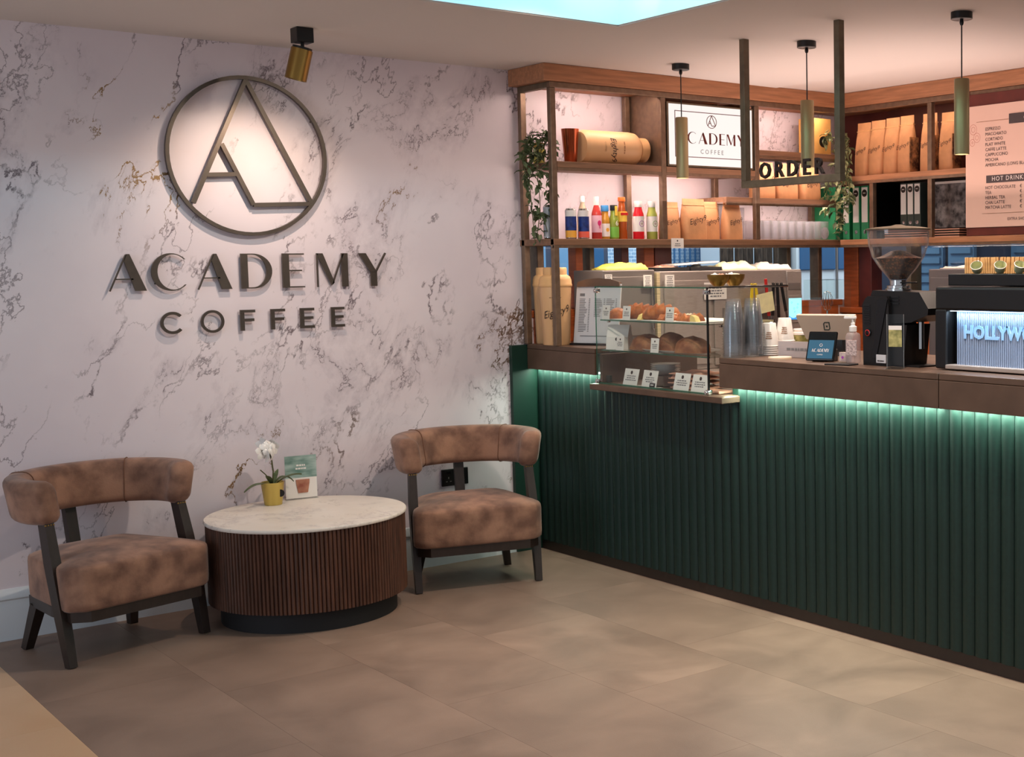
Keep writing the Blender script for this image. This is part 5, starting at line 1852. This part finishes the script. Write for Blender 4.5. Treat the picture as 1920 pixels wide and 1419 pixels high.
# ------------------------------------------------------------------ till and card reader
ti = thing('till_tablet', 'large grey beige till tablet seen from behind on its stand', 'till', (.36, -1.915, CT), R(-68))
tl = Matrix.Translation((0, 0, .072)) @ Matrix.Rotation(R(20), 4, 'X')
g = G()
g.loft([[tl @ Vector((a * w_, y, z)) for a, y in ((-1, -.008), (1, -.008), (1, .008), (-1, .008))] for z, w_ in ((0, .110), (.01, .114), (.108, .143), (.116, .140))])
g.done('tablet', mat('till_beige', rgb(196, 176, 158), .4), ti)
g = G()
g.strip([(-.016, .045), (.008, .045), (.016, .053), (.016, .085), (-.008, .085), (-.016, .077), (-.016, .045)], [(-.011, .050), (.006, .050), (.011, .055), (.011, .080), (-.006, .080), (-.011, .075), (-.011, .050)], -.0092, -.0078)
g.box(-.004, .004, -.0092, -.0078, .060, .068)
bmesh.ops.transform(g.bm, matrix=tl, verts=g.bm.verts)
g.done('emblem', 'dark_green_file', ti)
G().loft([[Vector((-.07, -.01, .005)), Vector((.07, -.01, .005)), Vector((.07, .07, .005)), Vector((-.07, .07, .005))], [Vector((-.06, -.006, .09)), Vector((.06, -.006, .09)), Vector((.06, .02, .09)), Vector((-.06, .02, .09))]]).done('stand', 'black', ti)
G().box(-.085, .085, -.04, .09, 0, .006, .002).done('foot', 'black', ti)
cr_ = thing('card_reader', 'black card reader with blue lit screen leaning at the counter edge', 'card reader', (.075, -2.165, CT), R(-66))
rl = Matrix.Translation((0, -.02, .004)) @ Matrix.Rotation(R(-22), 4, 'X')
G().box(-.064, .064, -.008, .008, 0, .128, .006, rl).done('body', 'black_gloss', cr_)
G().box(-.056, .056, -.0095, -.008, .008, .088, .0, rl).done('screen', 'screen_teal', cr_)
g = G()
xx = deco_word(g, 'ACADEMY', deco, -.040, .036, .0105, .014, .0022, -.0108, -.0096)
g.strip(arc(0, .066, .0065, .0065, 0, 360, 20), arc(0, .066, .0054, .0054, 0, 360, 20), -.0108, -.0096)
bmesh.ops.transform(g.bm, matrix=rl, verts=g.bm.verts)
g.done('lettering', 'letter_white', cr_)
t_ = text('COFFEE', .0075, 'letter_white', cr_)
t_.matrix_local = rl @ Matrix.Translation((0, -.0105, .024))
G().box(-.05, .05, .0, .05, 0, .05, .004, Matrix.Translation((0, .012, 0))).done('stand', 'black', cr_)
tag(G().box(-.06, .06, -.035, .035, 0, .006, .002).done('leather_pad', 'black_matte', None, loc=(-.0, -2.36, CT), rz=R(-78)), 'thin black pad at the counter edge under the sanitizer', 'pad')
bh = thing('sticker_holder', 'small clear holder of pale stickers beside the sanitizer', 'holder', (.10, -2.288, CT), R(-75))
G().box(-.036, .036, -.015, .015, 0, .045, .002).done('holder', 'thin_glass', bh)
G().box(-.030, .030, -.010, .008, .004, .042, .001).done('stickers', mat('pale_pink', rgb(226, 200, 196), .6, var=.1, scale=60), bh)
G().lathe([(.006, 0), (.006, .001), (.0005, .001)], 10, mx=Matrix.Translation((-.01, -.0155, .022)) @ Matrix.Rotation(R(90), 4, 'X')).done('mark', 'purple', bh)
sz_ = thing('sanitizer_bottle', 'clear pump bottle of hand sanitizer on the counter', 'bottle', (.055, -2.372, CT + .0065), R(-60))
G().lathe([(.028, 0), (.031, .004), (.031, .105), (.026, .118), (.013, .124), (.013, .13), (0, .13)], 28, mx=Matrix.Diagonal((1, .8, 1, 1))).done('bottle', 'sanitizer', sz_, 50)
G().box(-.022, .022, -.0262, -.022, .03, .092, .001).done('label', mat('label_speck', rgb(222, 200, 196), .5, col2=rgb(150, 130, 130), scale=160), sz_)
G().lathe([(.015, .126), (.0155, .129), (.0155, .146), (.008, .150), (.008, .160), (.005, .162), (.005, .178), (0, .178)], 20).done('collar', 'white_plastic', sz_, 40)
G().box(-.036, .014, -.008, .008, .176, .187, .003).done('pump_head', 'white_plastic', sz_)

# ------------------------------------------------------------------ coffee grinder
gr = thing('coffee_grinder', 'black coffee grinder with clear hopper of beans', 'grinder', (.12, -2.50, CT))
g = G()
g.loft([[Vector((x, y, z)) for x, y in ((-.06, y0), (.10, y0), (.10, y1), (-.06, y1))] for z, y0, y1 in ((0, -.068, .075), (.02, -.066, .075), (.24, -.066, .080), (.265, -.060, .062), (.275, -.055, .050))])
g.done('body', 'black', gr)
g = G()
g.loft([[Vector((x, y, z)) for x, y in ((-.063, y0), (-.060, y0), (-.060, y1), (-.063, y1))] for z, y0, y1 in ((.03, .000, .02), (.262, -.062, -.01))])
g.done('front_inlay', 'black_gloss', gr)
g = G()
g.loft([[Vector((x, y, z)) for y, z in ((-.02, .165), (-.17, .175), (-.258, .205), (-.262, .230), (-.215, .292), (.035, .298), (.045, .280), (.03, .20))] for x in (-.045, .11)])
g.done('motor_head', 'black', gr)
g = G()
for k in range(3):
    g.box(-.0475, -.044, -.11, -.06, .245 + .013 * k, .250 + .013 * k)
g.done('vents', 'black_gloss', gr)['kind'] = 'stuff'
g = G()
for k in range(9):
    g.box(-.0625, -.060, .035, .068, .165 + .009 * k, .169 + .009 * k)
g.done('grille', 'black_gloss', gr)['kind'] = 'stuff'
G().lathe([(.016, 0), (.016, .004), (.013, .006), (.0005, .006)], 20, mx=Matrix.Translation((-.060, .045, .13)) @ Matrix.Rotation(R(-90), 4, 'Y')).done('button', 'black_gloss', gr, 40)
G().lathe([(.013, .0), (.010, .001)], 20, mx=Matrix.Translation((-.0665, .045, .13)) @ Matrix.Rotation(R(-90), 4, 'Y'), cap=False).done('button_ring', 'red', gr)
G().box(-.064, -.060, -.052, .0, .012, .045, .001).done('badge', 'paper_grey', gr)
smallprint(1, .036, .010, 'ink', gr, (-.0645, -.026, .020), R(-90), seed=2)
HY = -.045
G().lathe([(.052, .296), (.052, .304), (.046, .306), (.046, .316), (.034, .318), (.034, .338), (0, .338)], 28, c=(.02, HY, 0)).done('collar', 'chrome', gr, 40)
G().box(.0, .04, HY - .085, HY + .01, .325, .331, .002).done('lever', 'black', gr)
g = G()
prof = [(.034, .335), (.040, .345), (.075, .385), (.104, .43), (.120, .48), (.124, .535)]
inn = [(.121, .535), (.117, .48), (.101, .431), (.072, .387), (.038, .349), (.032, .337)]
g.lathe(prof + inn + [prof[0]], 40, c=(.02, HY, 0), cap=False)
g.done('hopper', 'hopper_glass', gr, 50)
g = G()
g.lathe([(.0, .340), (.034, .342), (.060, .375), (.092, .420), (.094, .424), (.06, .436), (.03, .452), (0, .456)], 32, c=(.02, HY, 0), cap=False)
g.done('beans', 'beans', gr, 60)
rn = random.Random(12)
G().lathe([(.126, .535), (.130, .537), (.130, .540), (.09, .546), (.03, .551), (.012, .556), (0, .556)], 40, c=(.02, HY, 0)).done('lid', 'bronze_dark', gr, 40)
G().loft([[Vector((x, y, z)) for x, y in ((-.03, -.20), (.09, -.20), (.09, -.066), (-.03, -.066))] for z in (.0, .006)]).done('dosing_plate', 'black', gr)
G().cyl((.02, -.165, .07), (.02, -.165, .175), .012, 14).done('spout', 'chrome', gr)
g = G()
g.loft([[Vector((x, y, z)) for x, y in ((-.045, y0), (.09, y0), (.09, -.066), (-.045, -.066))] for z, y0 in ((.006, -.13), (.165, -.150))])
g.done('rear_column', 'black', gr)
ac = thing('acrylic_stand', 'narrow clear acrylic display standing before the coffee grinder', 'stand', (.0, -2.66, CT), R(-62))
g = G()
g.box(-.034, .034, -.003, .0, .003, .21)
g.box(-.034, .034, -.05, .05, 0, .003)
g.done('sheet', 'thin_glass', ac)
for x in (-.034, .033):
    G().box(x, x + .001, -.003, 0, .003, .21).done('edge', 'glass', ac)
G().box(-.026, .026, -.0045, -.0032, .085, .15).done('card', mat('cup_leaf2', rgb(190, 180, 118), .5, col2=rgb(130, 128, 76), scale=50), ac)
G().box(-.026, .026, -.0045, -.0032, .15, .166).done('card_top', 'paper', ac)
ab = thing('acrylic_box', 'clear acrylic box with wire whisk inside, before the street window', 'box', (1.765, -.42, .9205))
g = G()
for a in ((-.10, -.097, -.10, .10), (.097, .10, -.10, .10), (-.10, .10, -.10, -.097), (-.10, .10, .097, .10)):
    g.box(a[0], a[1], a[2], a[3], 0, .485)
g.box(-.10, .10, -.10, .10, .485, .488)
g.done('box', 'thin_glass', ab)
g = G()
for k in range(6):
    a = PI * k / 6
    g.tube([(0, 0, .30)] + [(.035 * math.sin(b_) * math.cos(a), .035 * math.sin(b_) * math.sin(a), .30 + .06 - .06 * math.cos(b_)) for b_ in [i_ * PI / 5 for i_ in range(1, 10)]] + [(0, 0, .30)], .0012, 5)
g.tube([(0, 0, 0.0), (0, 0, .30)], .006, 8)
g.done('whisk', 'chrome', ab, 60)

# ------------------------------------------------------------------ espresso machine
es = thing('espresso_machine', 'black espresso machine with blue lit ribbed back panel', 'coffee machine', (.07, -2.80, CT))
L_ = -.92
G().box(.05, .55, L_, 0, .005, .31, .012).done('body', 'black', es)
G().box(.0, .055, L_, 0, .225, .315, .010).done('top_band', 'black', es)
G().box(.0, .055, -.058, 0, .005, .23, .006).done('end_cheek', 'black', es)
G().box(.0, .055, L_, L_ + .058, .005, .23, .006).done('end_cheek', 'black', es)
G().box(.0, .055, L_ + .05, -.05, .005, .022, .003).done('bottom_rail', 'steel', es)
rib = None
for k in range(84):
    y = -.085 - .0088 * k
    if rib is None:
        o = G().box(.030, .036, -.0052, 0, .02, .222).done('rib', mat('rib_silver', rgb(170, 190, 222), .35, .3), es, loc=(0, y, 0))
        rib = o.data
    else:
        link('rib', rib, es, (0, y, 0))
G().box(.045, .049, L_ + .06, -.06, .02, .222).done('back_sheet', 'black_gloss', es)
G().box(.020, .048, L_ + .06, -.06, .2225, .2245).done('light_strip', 'led_blue', es)
text('HOLLYWOOD', .066, 'rib_blue' if mat('rib_blue', rgb(150, 196, 240), .5) else '', es, (.0285, -.118, .143), R(-90), off=.003, ext=.001, align='LEFT')
area('machine_light', (.088, -2.80 + L_ / 2, CT + .219), (.112, -2.80 + L_ / 2, CT + .0), .012, .78, 1.6, (.62, .82, 1.0)).rotation_euler = (0, R(10), 0)
G().box(.03, .50, L_, -.04, .318, .362, .003).done('cup_rail', 'black', es)
for x in (.1, .45):
    for y in (-.06, L_ + .06):
        G().cyl((x, y, 0), (x, y, .008), .02, 12).done('foot', 'black', es)
wb = thing('wicker_basket', 'pale woven wicker tray standing on the espresso machine', 'basket', (.185, -2.848, CT + .3625))
G().box(.0, .20, -.42, .0, .0, .010, .002).done('base', 'wicker', wb)
rn = random.Random(2)
st_m = None
for k in range(40):
    y = -.004 - k * .0105
    o_ = G().box(-.004, .004, -.0085, 0, .0, .058 + rn.uniform(-.002, .003), .001).done('strip', 'wicker', wb, loc=(.0, y, 0)) if st_m is None else link('strip', st_m, wb, (0, y, 0))
    st_m = o_.data
    o_.rotation_euler = (rn.uniform(-.06, .06), rn.uniform(-.05, .05), 0)
G().box(.003, .006, -.42, .0, .018, .026).done('band', 'wicker', wb)
for i, (y, lab) in enumerate(((-2.945, 'pale green cup lying on the espresso machine, left one'), (-3.055, 'pale green cup lying on the espresso machine, second from left'), (-3.145, 'pale green cup lying on the espresso machine, third from left'))):
    cu_ = thing('green_cup', lab, 'cup', (.145, y, CT + .3625 + .0195), 0, 'green cups on the espresso machine')
    m_ = Matrix.Rotation(R(28 + 14 * i), 4, 'Z') @ Matrix.Rotation(R(-48 + 6 * i), 4, 'Y') @ Matrix.Scale(.72, 4)
    G().lathe([(0, -.025), (.018, -.025), (.027, -.010), (.031, .025), (.029, .025), (.025, -.008), (.0, -.020)], 28, mx=m_, cap=False).done('cup', 'mug_green', cu_, 50)
    G().lathe([(.0295, .0225), (.0320, .025), (.0295, .0265)], 28, mx=m_, cap=False).done('rim', 'ceramic', cu_, 50)

# steel cabinet with papers on the side counter
sc_ = thing('steel_cabinet', 'grey steel cabinet behind the espresso machine on the side counter', 'cabinet', (1.80, -1.20, .9205))
G().box(0, .42, -1.9, 0, 0, .545, .005).done('body', mat('cab_grey', rgb(112, 106, 108), .4, .3), sc_)
G().box(-.008, 0, -.72, -.02, .02, .50, .003).done('door', 'cab_grey', sc_)
G().box(-.008, 0, -1.45, -.75, .02, .50, .003).done('door', 'cab_grey', sc_)
for y, w_, lab in ((-1.33, .20, 'rolled pale paper on the grey steel cabinet, left one'), (-1.60, .22, 'flat pale paper on the grey steel cabinet, right one')):
    tag(G().lump(.20, w_, .022, y * 3, 10, rough=5).done('loose_paper', 'cloth_white', None, 60, (1.96, y, .9205 + .547)), lab, 'paper')


# ------------------------------------------------------------------ pieces that sit on a part become its sub-parts
SUB = {
    'dark_oven': {'door': ('handle',)}, 'combi_oven': {'door': ('door_glass', 'handle_rail'), 'control_panel': ('name_plate', 'screen_bezel', 'screen', 'screen_wave', 'screen_icons')},
    'coffee_grinder': {'hopper': ('lid', 'beans'), 'body': ('button', 'button_ring', 'badge', 'small_print', 'front_inlay', 'grille'), 'motor_head': ('vents',)},
    'wall_socket': {'faceplate': ('switch', 'socket_holes')}, 'ring_binder': {'cover': ('label', 'sticker', 'small_print', 'finger_hole')},
    'lightbox_sign': {'face': ('lettering',)}, 'menu_board': {'board': ('heading_bar', 'lettering', 'rule', 'flower_print')},
    'coffee_pouch': {'bag': ('zip', 'lettering')}, 'coffee_bag': {'bag': ('zip', 'lettering', 'gusset')},
    'drink_bottle': {'label': ('ring_print', 'fruit_print', 'bird_print', 'lettering', 'small_print')}, 'sanitizer_bottle': {'collar': ('pump_head',)},
    'card_reader': {'screen': ('lettering',)}, 'till_tablet': {'tablet': ('emblem',)}, 'potted_orchid': {'pot': ('label', 'soil')},
    'lounge_chair': {'backrest': ('seam',)}, 'name_card': {'card': ('mark', 'lettering', 'sticker', 'small_print')}, 'price_card': {'card': ('mark', 'small_print')},
    'takeaway_canister': {'body': ('lettering', 'small_print')}, 'paper_cup': {'cup': ('small_print',)}, 'paper_notice': {'sheet': ('small_print',)}, 'counter_sign': {'plate': ('small_print',)}, 'menu_card': {'picture': ('small_print',)}, 'pendant_lamp': {'tube': ('lens',), 'canopy': ('grip',)},
    'wall_spotlight': {'barrel': ('cap', 'lens')}, 'worktop': {'fascia': ('light_strip',)}, 'menu_stand': {'board': ('price_lines',)},
    'kraft_carton': {'carton': ('sticker', 'small_print')}, 'snack_bowl': {'bowl': ('snack',)}, 'black_tray': {'tray': ('lining',)},
}
for root in [o for o in COL.objects if o.parent is None]:
    rule = SUB.get(root.name.split('.')[0])
    if not rule:
        continue
    kids = list(root.children)
    for part, names in rule.items():
        host = next((k for k in kids if k.name.split('.')[0] == part), None)
        if host is None:
            continue
        for k in kids:
            if k is not host and k.name.split('.')[0] in names:
                k.parent = host
                k.matrix_parent_inverse = host.matrix_basis.inverted()
